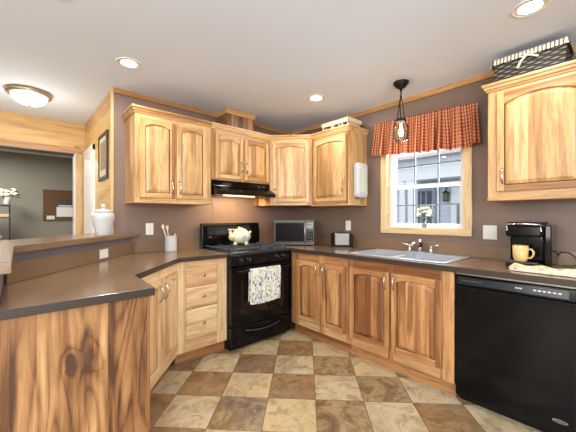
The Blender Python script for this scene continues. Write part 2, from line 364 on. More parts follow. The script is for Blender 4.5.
# ---------------------------------------------------------------- mesh helpers
class MB:
    def __init__(s): s.bm = bmesh.new(); s.mats = []; s.uv = None
    def mi(s, m):
        m = M[m] if isinstance(m, str) else m
        if m not in s.mats: s.mats.append(m)
        return s.mats.index(m)
    def face(s, vs, i, smooth=False):
        try: f = s.bm.faces.new(vs)
        except ValueError: return None
        f.material_index = i; f.smooth = smooth; return f
    def box(s, x0, x1, y0, y1, z0, z1, m):
        i = s.mi(m)
        x0, x1 = min(x0, x1), max(x0, x1); y0, y1 = min(y0, y1), max(y0, y1); z0, z1 = min(z0, z1), max(z0, z1)
        v = [s.bm.verts.new((x, y, z)) for z in (z0, z1) for y in (y0, y1) for x in (x0, x1)]
        for q in ((0, 2, 3, 1), (4, 5, 7, 6), (0, 1, 5, 4), (2, 6, 7, 3), (0, 4, 6, 2), (1, 3, 7, 5)): s.face([v[k] for k in q], i)
        return s
    def prism(s, poly, lo, hi, m, axis='z', top=None):
        # poly of 2D points extruded along axis; top: optional second outline at hi
        i = s.mi(m); top = top or poly
        def P(p, h):
            return {'z': (p[0], p[1], h), 'y': (p[0], h, p[1]), 'x': (h, p[0], p[1])}[axis]
        a = [s.bm.verts.new(P(p, lo)) for p in poly]; b = [s.bm.verts.new(P(p, hi)) for p in top]
        s.face(a, i); s.face(b[::-1], i)
        n = len(a)
        for k in range(n): s.face([a[k], b[k], b[(k + 1) % n], a[(k + 1) % n]], i)
        return s
    def lathe(s, prof, m, c=(0, 0, 0), n=32, smooth=True, axis='z', cap=True, ripple=None):
        i = s.mi(m); rings = []
        for r, h in prof:
            ring = []
            for k in range(n):
                a = 2 * PI * k / n; rr = r * (1 + (ripple[0] * math.cos(ripple[1] * a) if ripple else 0))
                x, y = rr * math.cos(a), rr * math.sin(a)
                p = {'z': (x, y, h), 'y': (x, h, y), 'x': (h, x, y)}[axis]
                ring.append(s.bm.verts.new((p[0] + c[0], p[1] + c[1], p[2] + c[2])))
            rings.append(ring)
        for a, b in zip(rings, rings[1:]):
            for k in range(n): s.face([a[k], a[(k + 1) % n], b[(k + 1) % n], b[k]], i, smooth)
        if cap: s.face(rings[0][::-1], i); s.face(rings[-1], i)
        return s
    def tube(s, pts, r, m, n=10, closed=False):
        i = s.mi(m); pts = [Vector(p) for p in pts]; rings = []; L = len(pts); up = None
        rr = r if isinstance(r, (list, tuple)) else [r] * L
        for k, p in enumerate(pts):
            d = ((pts[(k + 1) % L] if closed or k < L - 1 else p) - (pts[k - 1] if closed or k > 0 else p)).normalized()
            if up is None: up = Vector((0, 0, 1)) if abs(d.z) < .9 else Vector((1, 0, 0))
            a = d.cross(up).normalized(); b = a.cross(d).normalized(); up = b
            rings.append([s.bm.verts.new(p + rr[k] * (math.cos(2 * PI * j / n) * a + math.sin(2 * PI * j / n) * b)) for j in range(n)])
        R2 = list(zip(rings, rings[1:])) + ([(rings[-1], rings[0])] if closed else [])
        for a, b in R2:
            for j in range(n): s.face([a[j], a[(j + 1) % n], b[(j + 1) % n], b[j]], i, True)
        if not closed: s.face(rings[0][::-1], i); s.face(rings[-1], i)
        return s
    def ball(s, c, r, m, u=20, v=12, rot=None):
        i = s.mi(m); before = len(s.bm.verts)
        rx, ry, rz = r if isinstance(r, (tuple, list)) else (r, r, r)
        mat = Matrix.Translation(c) @ (rot.to_4x4() if rot else Matrix()) @ Matrix.Diagonal((rx, ry, rz, 1))
        d = bmesh.ops.create_uvsphere(s.bm, u_segments=u, v_segments=v, radius=1, matrix=mat)
        fs = set(f for q in d['verts'] for f in q.link_faces)
        for f in fs: f.material_index = i; f.smooth = True
        return s
    def grid(s, fn, nu, nv, m, thick=0):
        i = s.mi(m); uv = s.bm.loops.layers.uv.verify()
        V = [[s.bm.verts.new(fn(a / nu, b / nv)) for a in range(nu + 1)] for b in range(nv + 1)]
        for b in range(nv):
            for a in range(nu):
                f = s.face([V[b][a], V[b][a + 1], V[b + 1][a + 1], V[b + 1][a]], i, True)
                for lp, (p, q) in zip(f.loops, ((a, b), (a + 1, b), (a + 1, b + 1), (a, b + 1))): lp[uv].uv = (p / nu, q / nv)
        return s

def pm(p):
    m = Matrix()
    while p: m = Matrix.Translation(p.location) @ p.rotation_euler.to_matrix().to_4x4() @ m; p = p.parent
    return m
def shade_slab_sides(mb):  # gives the upright slab faces the shade-darkened laminate
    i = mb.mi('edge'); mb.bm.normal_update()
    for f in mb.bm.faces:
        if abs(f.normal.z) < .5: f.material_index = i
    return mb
def obj(name, mb, parent=None, world=False, bevel=0, solid=0, label=None, origin=None, seg=2):
    if world and parent: mb.bm.transform(pm(parent).inverted())
    if origin is not None: mb.bm.transform(Matrix.Translation(-Vector(origin)))
    bmesh.ops.recalc_face_normals(mb.bm, faces=mb.bm.faces)
    me = bpy.data.meshes.new(name); mb.bm.to_mesh(me); mb.bm.free()
    for m in mb.mats: me.materials.append(m)
    o = bpy.data.objects.new(name, me); COL.objects.link(o)
    if parent: o.parent = parent
    if origin is not None: o.location = origin
    if solid: s = o.modifiers.new('solid', 'SOLIDIFY'); s.thickness = solid; s.offset = 0
    if bevel:
        b = o.modifiers.new('bevel', 'BEVEL'); b.width = bevel; b.segments = seg; b.limit_method = 'ANGLE'; b.angle_limit = R(35)
    if label: o['label'] = label
    return o
def thing(name, label, cat, loc=(0, 0, 0), rot=0, group=None):
    o = bpy.data.objects.new(name, None); COL.objects.link(o); o.location = loc; o.rotation_euler = (0, 0, rot)
    o.empty_display_size = .1; o['label'] = label; o['category'] = cat
    if group: o['group'] = group
    return o
def tag(o, label, cat, group=None):
    o['label'] = label; o['category'] = cat
    if group: o['group'] = group
    return o
def struct(name, mb, parent=None, bevel=0):
    o = obj(name, mb, parent, bevel=bevel)
    if not parent: o['kind'] = 'structure'
    return o
def dup(root, loc, rot, label):
    r = root.copy(); COL.objects.link(r); r.location = loc; r.rotation_euler = (0, 0, rot); r['label'] = label
    for ch in list(root.children):
        c = ch.copy(); COL.objects.link(c); c.parent = r
        for g in list(ch.children):
            d = g.copy(); COL.objects.link(d); d.parent = c
    return r
def box(*a): return MB().box(*a)

# ---------------------------------------------------------------- room shell
CH = 2.44
struct('floor', box(-6.6, 0.12, -6.6, 6.0, -.05, 0, 'floor'))
struct('ceiling', box(-6.6, 0.12, -6.6, 6.0, CH, CH + .05, 'ceil'))
struct('wall_back', box(-2.22, 0.12, 0, .12, 0, CH, 'wall'))
WY0, WY1, WZ0, WZ1 = -2.19, -1.44, 1.155, 2.02
w = MB()
w.box(0, .12, WY1, 0, 0, CH, 'wall'); w.box(0, .12, -6.6, WY0, 0, CH, 'wall')
w.box(0, .12, WY0, WY1, 0, WZ0, 'wall'); w.box(0, .12, WY0, WY1, WZ1, CH, 'wall')
struct('wall_right', w)
struct('wall_hall', box(-2.22, -2.12, .12, 1.49, 0, CH, 'pine'))
struct('wall_corner', box(-2.235, -2.22, 0, 1.49, 0, CH, 'pine'))
# wood wall with the den opening
w = MB(); w.box(-2.335, -2.12, 1.49, 1.61, 0, CH, 'pine'); w.box(-5.2, -2.335, 1.49, 1.61, 2.055, CH, 'pine'); w.box(-6.6, -5.2, 1.49, 1.61, 0, CH, 'pine')
struct('wall_den_opening', w)
w = MB(); w.box(-2.345, -2.335, 1.47, 1.63, 0, 2.055, 'vinyl'); w.box(-5.2, -2.345, 1.47, 1.63, 2.045, 2.055, 'black_frame')
struct('trim_1', w)
struct('trim_2', box(-2.335, -2.262, 1.472, 1.49, 0, 2.055, 'trimz'))
struct('trim_3', box(-5.2, -2.262, 1.472, 1.49, 2.055, 2.13, 'trim'))
struct('wall_den', box(-6.6, 0, 4.3, 4.4, 0, CH, 'den'))
struct('wall_den_right', box(-1.6, -1.5, 1.61, 4.3, 0, CH, 'den'))
struct('baseboard_den', box(-6.6, -1.6, 4.28, 4.3, 0, .1, 'white'))
struct('wall_rear', box(-6.6, 0.12, -6.6, -6.5, 0, CH, 'cream'))
struct('wall_left', box(-6.6, -6.5, -6.5, 6.0, 0, CH, 'cream'))
# ceiling trims
struct('trim_4', box(-2.22, 0, -.02, 0, CH - .045, CH, 'trim'))
t = MB(); t.box(-.02, 0, -6.4, -.02, CH - .045, CH, 'trimy'); struct('trim_5', t)
struct('trim_6', box(-2.245, -2.222, -.012, .0, 0, CH, 'trimz'))
# wall panel seams
struct('trim_7', box(-1.231, -1.219, -.004, 0, 1.03, CH - .045, 'wall'))
struct('trim_8', box(-.004, 0, -.897, -.885, 1.03, CH - .045, 'wall'))
struct('trim_9', box(-.004, 0, -2.113, -2.101, 1.03, 1.09, 'wall'))
struct('trim_10', box(-.004, 0, -2.113, -2.101, 2.1, CH - .045, 'wall'))

# knee wall of the peninsula
w = MB()
w.prism([(-2.075, 0), (-2.925, -1.03), (-2.925, -1.54), (-3.06, -1.54), (-3.06, -.98), (-2.245, 0)], 0, 1.08, 'mauve')
struct('wall_peninsula', w)

# window ------------------------------------------------------------------
wf = MB()
for (y0, y1, z0, z1) in ((WY0 - .055, WY0 + .012, WZ0 - .055, WZ1 + .055), (WY1 - .012, WY1 + .055, WZ0 - .055, WZ1 + .055)):
    wf.box(-.02, 0, y0, y1, z0, z1, 'casingz')
wf.box(-.022, 0, WY0 - .055, WY1 + .055, WZ0 - .055, WZ0 + .006, 'casing'); wf.box(-.022, 0, WY0 - .055, WY1 + .055, WZ1 - .006, WZ1 + .055, 'casing')
struct('trim_11', wf, bevel=.004)
win = struct('window_1', MB().box(.0, .11, WY0, WY0 + .012, WZ0, WZ1, 'casing').box(.0, .11, WY1 - .012, WY1, WZ0, WZ1, 'casing')
             .box(0, .11, WY0, WY1, WZ0, WZ0 + .008, 'vinyl').box(0, .11, WY0, WY1, WZ1 - .012, WZ1, 'casing'))
fr = MB(); a, b, c, d = WY0 + .012, WY1 - .012, WZ0 + .008, WZ1 - .012
for q in ((a, a + .025, c, d), (b - .025, b, c, d), (a + .025, b - .025, c, c + .016), (a + .025, b - .025, d - .03, d)): fr.box(.055, .12, *q, 'vinyl')
obj('window_frame', fr, win)
for nm, x0, z0, z1 in (('lower_sash', .06, c + .016, 1.585), ('upper_sash', .085, 1.56, d - .03)):
    f = MB(); ya, yb = a + .025, b - .025
    for q in ((ya, ya + .028, z0, z1), (yb - .028, yb, z0, z1), (ya + .028, yb - .028, z0, z0 + .024), (ya + .028, yb - .028, z1 - .035, z1)): f.box(x0, x0 + .025, *q, 'vinyl')
    so = obj(nm, f, win)
    g = MB(); zm = (z0 + z1) / 2
    for k in (1, 2):
        y = ya + (yb - ya) * k / 3; g.box(x0 + .006, x0 + .018, y - .006, y + .006, z0 + .02, z1 - .02, 'muntin')
    g.box(x0 + .006, x0 + .018, ya + .02, yb - .02, zm - .006, zm + .006, 'muntin')
    obj('muntin_grid', g, so)
    obj('window_pane', box(x0 + .010, x0 + .014, ya + .02, yb - .02, z0 + .02, z1 - .02, 'glass'), so)

# door in the hall wall and its casing
struct('door_1', box(-2.262, -2.235, .88, 1.31, 0, 2.01, 'white'), bevel=.004)
t = MB(); t.box(-2.258, -2.235, .80, .88, 0, 2.07, 'white'); t.box(-2.262, -2.235, .80, 1.40, 2.01, 2.07, 'white'); t.box(-2.258, -2.235, 1.31, 1.40, 0, 2.01, 'white')
struct('trim_12', t)
struct('baseboard_rear', box(-6.5, 0, -6.5, -6.48, 0, .1, 'white'))

# ---------------------------------------------------------------- cabinets
def arch_pts(x0, x1, z0, ztop, rise, n=14):
    p = [(x0, z0), (x1, z0)]
    for k in range(n + 1):
        u = 1 - k / n; x = x0 + (x1 - x0) * u; p.append((x, ztop - rise * (abs(2 * u - 1) ** 2.2)))
    return p
def door_frame(w, h, up, sw=.043, rise=.026, V='wz', H='wx'):
    m = MB(); T, B = -.020, 0.0
    m.box(0, sw, T, B, 0, h, V); m.box(w - sw, w, T, B, 0, h, V); m.box(sw, w - sw, T, B, 0, sw, H)
    top = [(sw, h), (sw, h - sw * 0.95 - rise)] + [(x, z) for x, z in reversed(arch_pts(sw, w - sw, 0, h - sw * 0.95, rise)[2:])] + [(w - sw, h)]
    # remove duplicate corner
    pts = []
    for p in top:
        if not pts or (abs(p[0] - pts[-1][0]) + abs(p[1] - pts[-1][1])) > 1e-5: pts.append(p)
    m.prism(pts, T, B, H, 'y')
    return m
def door_panel(w, h, sw=.043, rise=.026, P='pz'):
    m = MB(); i0 = sw - .004
    o = arch_pts(i0, w - i0, i0, h - sw * 0.95 + .004, rise)
    m.box(i0, w - i0, -.006, -.001, i0, h - sw * 0.95 - rise, P)
    k = .006; s1 = arch_pts(sw + k, w - sw - k, sw + k, h - sw * .95 - k, rise)
    k = .030; s2 = arch_pts(sw + k, w - sw - k, sw + k, h - sw * .95 - k, rise)
    m.prism(o, -.006, -.001, P, 'y')
    m.prism(s1, -.0065, -.017, P, 'y', top=s2)
    return m
def pull(parent, x, z, L=.105, y=-.020, horiz=False):
    pts = []
    for k in range(13):
        u = k / 12; q = (u - .5) * L; d = math.sin(PI * u) ** .6 * .028
        pts.append((x + (q if horiz else 0), y - d, z + (0 if horiz else q)))
    m = MB().tube(pts, [.0055 + .0015 * abs(2 * k / 12 - 1) for k in range(13)], 'nickel', 8)
    for e in (-1, 1):
        c = (x + (e * L / 2 if horiz else 0), y, z + (0 if horiz else e * L / 2)); m.lathe([(.009, -.004), (.009, 0.0)], 'nickel', c, 12, axis='y')
    return obj('handle', m, parent, label='curved satin nickel pull')
def add_door(cab, x0, x1, z0, z1, y, hx, hz, fam='u', rise=.026):
    V, H, P = {'u': ('wz', 'wx', 'pz'), 'b': ('bz', 'bx', 'bpz'), 'l': ('lz', 'lx', 'lpz')}[fam]
    w, h = x1 - x0, z1 - z0
    d = obj('door', door_frame(w, h, True, V=V, H=H, rise=rise), cab, bevel=.0035)
    d.location = (x0, y, z0)
    obj('raised_panel', door_panel(w, h, P=P, rise=rise), d)
    pull(d, hx - x0, hz - z0)
    return d
def carcass(w, d, z0, z1, V, top=True, x_in=0):
    m = MB(); k = .015
    m.box(x_in, x_in + k, -d, 0, z0, z1, V); m.box(w - k, w, -d, 0, z0, z1, V)
    m.box(x_in + k, w - k, -.01, 0, z0, z1, V); m.box(x_in + k, w - k, -d, -.01, z0, z0 + k, V)
    if top: m.box(x_in + k, w - k, -d, -.01, z1 - k, z1, V)
    return m
def face(x0, x1, z0, z1, y, stiles, rails, V, H):
    m = MB()
    for a, b in stiles: m.box(a, b, y, y + .019, z0, z1, V)
    xs = sorted(stiles)
    if V == 'bz': rails = list(rails)
    for (a, b), (c, d) in zip(xs, xs[1:]):
        for e, f in rails: m.box(b, c, y, y + .019, e, f, 'lx' if (V == 'bz' and e < .2) else H)
    # closed backing just behind the doors
    m.box(x0 + .01, x1 - .01, y + .019, y + .024, z0 + .005, z1 - .005, V)
    return m

# crown moulding sweep -----------------------------------------------------
CP = [(-2.127, 0), (-2.127, -.33), (-1.42, -.33), (-.667, -.33), (-.33, -.68), (-.33, -1.2), (0, -1.2)]
PROF = [(0, 2.160), (.008, 2.160), (.010, 2.170), (.018, 2.178), (.022, 2.193), (.032, 2.199), (.032, 2.215), (0, 2.215)]
def crown(path, k0, k1, m='wx'):
    b = MB(); i = b.mi(m); n = len(path); dirs = []
    for p, q in zip(path, path[1:]): dirs.append((Vector(q) - Vector(p)).normalized())
    nr = lambda d: Vector((d.y, -d.x))
    rings = []
    for k in range(k0, k1 + 1):
        a = nr(dirs[max(k - 1, 0)]) if k > 0 else nr(dirs[0]); c = nr(dirs[k]) if k < n - 1 else nr(dirs[-1])
        mid = (a + c).normalized(); mid /= mid.dot(a)
        rings.append([b.bm.verts.new((path[k][0] + mid.x * o, path[k][1] + mid.y * o, z)) for o, z in PROF])
    L = len(PROF)
    for r, s in zip(rings, rings[1:]):
        for j in range(L): b.face([r[j], s[j], s[(j + 1) % L], r[(j + 1) % L]], i)
    b.face(rings[0], i); b.face(rings[-1][::-1], i)
    return b

UZ0, UZ1 = 1.40, 2.16
# upper left, two doors
c1 = thing('wall_cabinet', 'pale hickory two-door wall cabinet at the left end, left of the range hood', 'cabinet', (-2.127, 0, UZ0))
H = UZ1 - UZ0
obj('carcass', carcass(.707, .312, 0, H, 'wz'), c1)
obj('face_frame', face(0, .707, 0, H, -.331, [(0, .045), (.325, .365), (.655, .707)], [(0, .045), (H - .06, H)], 'wz', 'wx'), c1, bevel=.002)
add_door(c1, .036, .336, .035, .722, -.331, .308, .135); add_door(c1, .354, .658, .035, .722, -.331, .382, .135)
obj('crown', crown(CP, 0, 2), c1, world=True)
obj('bottom_edge', box(-.004, .709, -.336, 0, -.012, 0, 'wx'), c1, bevel=.003)
# above hood
c2 = thing('wall_cabinet', 'short hickory two-door wall cabinet directly above the black range hood', 'cabinet', (-1.42, 0, 1.645))
h2 = UZ1 - 1.645
obj('carcass', carcass(.753, .312, 0, h2, 'wz'), c2)
obj('face_frame', face(0, .753, 0, h2, -.331, [(0, .055), (.36, .40), (.71, .753)], [(0, .04), (h2 - .06, h2)], 'wz', 'wx'), c2, bevel=.002)
add_door(c2, .044, .368, .018, .465, -.331, .345, .15, rise=.022); add_door(c2, .390, .722, .018, .465, -.331, .412, .15, rise=.022)
obj('crown', crown(CP, 2, 3), c2, world=True)
# diagonal corner
ang = math.atan2(-.35, .337); dl = math.hypot(.337, .35)
c3 = thing('corner_wall_cabinet', 'angled single-door hickory corner wall cabinet above the microwave', 'cabinet', (-.667, -.33, UZ0), ang)
p = MB().prism([(-.667, 0), (-.667, -.33), (-.33, -.68), (0, -.68), (0, 0)], UZ0, UZ1, 'wz')
obj('carcass', p, c3, world=True)
obj('face_frame', face(.004, dl - .004, 0, H, -.017, [(.004, .05), (dl - .05, dl - .004)], [(0, .045), (H - .06, H)], 'wz', 'wx'), c3, bevel=.002)
add_door(c3, .036, dl - .03, .035, .722, -.019, .065, .15)
obj('crown', crown(CP, 3, 4), c3, world=True)
# next to window
c4_ = thing('wall_cabinet', 'single-door hickory wall cabinet left of the window, plastic holder on its side', 'cabinet', (0, -.68, UZ0), R(-90))
obj('carcass', carcass(.52, .312, 0, H, 'wz'), c4_)
obj('face_frame', face(0, .52, 0, H, -.331, [(0, .055), (.48, .52)], [(0, .045), (H - .06, H)], 'wz', 'wx'), c4_, bevel=.002)
add_door(c4_, .045, .498, .035, .722, -.331, .465, .19)
obj('side_panel', box(.512, .522, -.331, 0, 0, H, 'pz'), c4_)
obj('crown', crown(CP, 4, 6), c4_, world=True)
obj('bottom_edge', box(0, .524, -.336, 0, -.012, 0, 'wx'), c4_, bevel=.003)
# right of the window
CP2 = [(0, -2.445), (-.33, -2.445), (-.33, -3.02), (0, -3.02)]
CP2 = [(x, y) for x, y in CP2]
c5 = thing('wall_cabinet', 'large pale hickory wall cabinet right of the window, carrying a dark wicker basket', 'cabinet', (0, -2.445, UZ0), R(-90))
obj('carcass', carcass(.575, .312, 0, H, 'wz'), c5)
obj('face_frame', face(0, .575, 0, H, -.331, [(0, .06), (.53, .575)], [(0, .05), (H - .06, H)], 'wz', 'wx'), c5, bevel=.002)
add_door(c5, .058, .520, .045, .735, -.331, .095, .15, rise=.045)
obj('crown', crown(CP2, 0, 3), c5, world=True)
obj('bottom_edge', box(-.003, .578, -.338, 0, -.02, 0, 'wx'), c5, bevel=.003)

# riser box on top of the hood cabinet
rb = thing('duct_cover_box', 'brown hickory box covering the duct between hood cabinet and ceiling', 'box', (-1.02, -.13, 2.161))
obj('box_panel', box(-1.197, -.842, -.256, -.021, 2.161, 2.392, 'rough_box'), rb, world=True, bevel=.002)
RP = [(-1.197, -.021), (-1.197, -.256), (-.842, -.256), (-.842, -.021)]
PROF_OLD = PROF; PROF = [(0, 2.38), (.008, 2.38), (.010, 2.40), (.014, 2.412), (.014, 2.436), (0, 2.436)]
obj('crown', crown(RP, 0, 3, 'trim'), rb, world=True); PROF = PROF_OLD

# ---- base cabinets -------------------------------------------------------
BZ = .885
def base_body(name, label, cat, loc, rot, w, x_in=0, d=.57): pass
b1 = thing('base_cabinet', 'two-door hickory base cabinet between the black stove and the sink cabinet', 'cabinet', (-.005, 0, 0), R(-90))
m = carcass(1.419, .587, .10, BZ, 'bz', top=False, x_in=.64); obj('carcass', m, b1)
obj('face_frame', face(.645, 1.419, .105, BZ, -.606, [(.645, .755), (1.055, 1.125), (1.385, 1.419)], [(.105, .19), (.795, BZ)], 'bz', 'bx'), b1, bevel=.002)
add_door(b1, .742, 1.073, .185, .805, -.606, 1.045, .73, 'b'); add_door(b1, 1.107, 1.396, .185, .805, -.606, 1.135, .73, 'b')
obj('toe_kick', box(.66, 1.419, -.566, -.549, 0, .10, 'toe'), b1)
b2 = thing('base_cabinet', 'wide two-door hickory sink base cabinet under the window beside the dishwasher', 'cabinet', (-.005, -1.42, 0), R(-90))
obj('carcass', carcass(.895, .587, .10, BZ, 'bz', top=False), b2)
obj('face_frame', face(0, .895, .105, BZ, -.606, [(0, .04), (.395, .44), (.805, .895)], [(.105, .19), (.805, BZ)], 'bz', 'bx'), b2, bevel=.002)
add_door(b2, .022, .412, .185, .812, -.606, .383, .735, 'b'); add_door(b2, .430, .818, .185, .812, -.606, .458, .735, 'b')
obj('toe_kick', box(0, .895, -.566, -.549, 0, .10, 'toe'), b2)
obj('end_panel', box(.826, .899, -.610, -.607, .105, BZ, 'bz'), b2)
# drawer unit
b3 = thing('drawer_cabinet', 'hickory base cabinet with three drawers just left of the black stove', 'cabinet', (-1.875, -.005, 0))
obj('carcass', carcass(.475, .577, .10, BZ, 'wz'), b3)
obj('face_frame', face(0, .475, .105, BZ, -.596, [(0, .075), (.375, .475)], [(.105, .20), (.475, .495), (.66, .68), (.83, BZ)], 'lz', 'lx'), b3, bevel=.002)
for z0, z1, nm in ((.205, .468, 'bottom'), (.49, .655, 'middle'), (.675, .835, 'top')):
    d = MB(); d.prism([(0, 0), (.300, 0), (.300, z1 - z0), (0, z1 - z0)], 0, -.012, 'lx', 'y')
    d.prism([(0, 0), (.300, 0), (.300, z1 - z0), (0, z1 - z0)], -.012, -.020, 'lx', 'y', top=[(.01, .01), (.290, .01), (.290, z1 - z0 - .01), (.01, z1 - z0 - .01)])
    do = obj('drawer', d, b3, bevel=.002); do.location = (.070, -.596, z0)
    zc = (z1 - z0) / 2
    obj('knob', MB().lathe([(.006, 0), (.006, -.014), (.015, -.020), (.016, -.026), (.010, -.031)], 'nickel', (.156, -.020, zc), 18, axis='y'), do, label='round satin nickel knob')
obj('toe_kick', box(0, .475, -.552, -.535, 0, .10, 'toe'), b3)
# diagonal unit
P1, P2 = Vector((-2.345, -1.15)), Vector((-1.880, -.612))
dd = P2 - P1; dl2 = dd.length; a2 = math.atan2(dd.y, dd.x)
b4 = thing('angled_base_cabinet', 'angled two-door hickory base cabinet between the drawers and the peninsula', 'cabinet', (P1.x, P1.y, 0), a2)
nrm = Vector((-math.sin(a2), math.cos(a2)))
q1, q2 = P1 + nrm * .025, P2 + nrm * .025
obj('carcass', MB().prism([tuple(q1), tuple(q2), (-1.880, -.03), (-2.115, -.03), (-2.44, -.44)], .10, BZ, 'wz'), b4, world=True)
obj('face_frame', face(.002, dl2 - .002, .105, BZ, 0.0, [(.002, .045), (.345, .375), (dl2 - .045, dl2 - .002)], [(.105, .17), (.80, BZ)], 'lz', 'lx'), b4, bevel=.002)
add_door(b4, .030, .345, .165, .82, 0.0, .315, .72, 'l'); add_door(b4, .375, dl2 - .03, .165, .82, 0.0, .405, .72, 'l')
obj('toe_kick', box(.0, dl2, .055, .07, 0, .10, 'toe'), b4)
# peninsula cabinet with the figured end
b5 = thing('peninsula_cabinet', 'peninsula base cabinet with a broad brown figured hickory end panel in the left foreground', 'cabinet', (-2.66, -1.35, 0))
obj('carcass', MB().prism([(-2.405, -1.555), (-2.405, -1.165), (-2.47, -.50), (-2.90, -1.02), (-2.90, -1.555)], 0.0, BZ, 'wz'), b5, world=True)
obj('end_panel', box(-3.06, -2.405, -1.575, -1.556, 0, BZ, 'fig'), b5, world=True, label='brown figured hickory end panel')
obj('corner_post', box(-2.405, -2.390, -1.575, -1.52, 0, BZ, 'bz'), b5, world=True, bevel=.003)
# cabinet beyond the dishwasher, mostly out of frame
b6 = thing('base_cabinet', 'hickory base cabinet at the right end of the run, beyond the dishwasher', 'cabinet', (-.005, -2.945, 0), R(-90))
obj('carcass', carcass(.45, .587, .10, BZ, 'bz', top=False), b6)
obj('face_frame', face(0, .45, .105, BZ, -.606, [(0, .04), (.41, .45)], [(.105, .19), (.805, BZ)], 'bz', 'bx'), b6, bevel=.002)
add_door(b6, .03, .42, .185, .812, -.606, .06, .735, 'b')
obj('toe_kick', box(0, .45, -.566, -.549, 0, .10, 'toe'), b6)

# ---- worktops ------------------------------------------------------------
CT0, CT = .887, .925
SY0, SY1, SX0, SX1 = -2.225, -1.395, -.555, -.075
m = MB()
m.box(SX1, 0, -3.40, 0, CT0, CT, 'lam'); m.box(-.64, SX0, -3.40, 0, CT0, CT, 'lam')
m.box(SX0, SX1, SY1, 0, CT0, CT, 'lam'); m.box(SX0, SX1, -3.40, SY0, CT0, CT, 'lam')
k1 = thing('worktop', 'long brown laminate worktop holding the sink under the window, right of the stove', 'worktop', (-.32, -1.7, CT0))
bmesh.ops.remove_doubles(m.bm, verts=m.bm.verts, dist=1e-5)
obj('counter_slab', shade_slab_sides(m), k1, world=True)
tag(obj('backsplash', box(-.020, 0, -3.40, -.022, CT + .0005, 1.03, 'lam'), bevel=.003), 'low brown laminate splash strip along the window wall behind the sink', 'backsplash')
tag(obj('backsplash', box(-.62, -.0, -.020, 0, CT + .0005, 1.03, 'lam'), bevel=.003), 'short laminate splash strip on the back wall behind the microwave', 'backsplash')
k2 = thing('worktop', 'brown laminate worktop bending from the stove round onto the left peninsula', 'worktop', (-2.1, -.6, CT0))
obj('counter_slab', shade_slab_sides(MB().prism([(-1.404, 0), (-1.404, -.64), (-1.868, -.64), (-2.358, -1.190), (-2.375, -1.60), (-2.922, -1.60), (-2.922, -1.03), (-2.072, 0)], CT0, CT, 'lam')), k2, world=True, bevel=.003)
u = (Vector((-2.922, -1.03)) - Vector((-2.072, 0))).normalized(); nn = Vector((-u.y, u.x))
if nn.x < 0: nn = -nn
A, B_ = Vector((-2.0725, 0)), Vector((-2.9225, -1.03))
tag(obj('backsplash', box(-2.045, -1.404, -.018, 0, CT + .0005, 1.03, 'lam')), 'laminate splash strip on the back wall behind the utensil crock', 'backsplash')
tag(obj('backsplash', MB().prism([tuple(A), tuple(B_), tuple(B_ + nn * .016), tuple(A + nn * .016)], CT + .0005, 1.03, 'lam')), 'laminate splash strip with an outlet under the raised bar', 'backsplash')
# raised bar
bar = MB().prism([(-2.885, -1.077), (-2.885, -1.79), (-3.30, -1.79), (-3.30, -1.0), (-2.36, .12), (-2.25, .12), (-2.25, -.014), (-1.998, -.014)], 1.081, 1.12, 'lam')
tag(obj('bar_top', bar, bevel=.003), 'raised brown laminate bar top on the mauve knee wall behind the left peninsula', 'bar top')

# ---------------------------------------------------------------- stove
SX, SW, SFY = -1.398, .750, -.655
st = thing('gas_stove', 'black freestanding gas stove with a floral towel on its oven door', 'stove', (SX + SW / 2, -.33, 0))
X0, X1 = SX, SX + SW
def so(n, m, **k): return obj(n, m, st, world=True, **k)
so('body', box(X0, X1, SFY + .03, -.03, .02, .90, 'black'), bevel=.004)
ck = MB(); ck.box(X0 - .003, X1 + .003, SFY - .005, -.03, .90, .928, 'cooktop'); so('cooktop', ck, bevel=.006)
for side in (0, 1):
    for fb in (0, 1):
        cx_ = X0 + SW * (.27 if side == 0 else .73); cy_ = -.20 if fb else -.48
        so('burner', MB().lathe([(.05, .928), (.05, .936), (.035, .940), (.035, .948), (.02, .950)], 'iron', (cx_, cy_, 0), 24))
for side in (0, 1):
    g = MB(); xa = X0 + .04 + side * (SW / 2 - .02); xb = xa + SW / 2 - .06; ya, yb = -.62, -.08; z = .960
    for y in (ya, (ya + yb) / 2, yb): g.box(xa, xb, y - .006, y + .006, z - .012, z, 'iron')
    for x in (xa, (xa + xb) / 2, xb): g.box(x - .006, x + .006, ya, yb, z - .012, z, 'iron')
    for y in ((ya * 3 + yb) / 4, (ya + yb * 3) / 4):
        g.box(xa + .03, (xa + xb) / 2 - .05, y - .005, y + .005, z - .012, z, 'iron'); g.box((xa + xb) / 2 + .05, xb - .03, y - .005, y + .005, z - .012, z, 'iron')
    for x in (xa, xb):
        for y in (ya, yb): g.box(x - .008, x + .008, y - .008, y + .008, .928, z, 'iron')
    so('grate', g, bevel=.002)
bg = MB(); bg.prism([(-.024, .928), (-.095, .928), (-.098, 1.02), (-.085, 1.175), (-.072, 1.195), (-.03, 1.195)], X0, X1, 'black', 'x'); bgo = so('backguard', bg, bevel=.004)
def onbg(z): return -.098 + (z - 1.02) / .155 * .013
dp = MB(); dp.prism([(onbg(1.07) - .002, 1.07), (onbg(1.16) - .002, 1.16), (onbg(1.16) + .004, 1.16), (onbg(1.07) + .004, 1.07)], X0 + .06, X1 - .14, 'display', 'x'); obj('display_panel', dp, bgo, world=True, label='blue-grey control panel')
ck2 = MB(); ck2.prism([(onbg(1.09) - .004, 1.09), (onbg(1.15) - .004, 1.15), (onbg(1.15), 1.15), (onbg(1.09), 1.09)], X0 + .30, X0 + .43, 'blackp', 'x')
for k in range(4): ck2.box(X0 + .315 + k * .028, X0 + .330 + k * .028, -.0990, -.0965, 1.112 - .0, 1.130, 'white')
obj('clock', ck2, bgo, world=True)
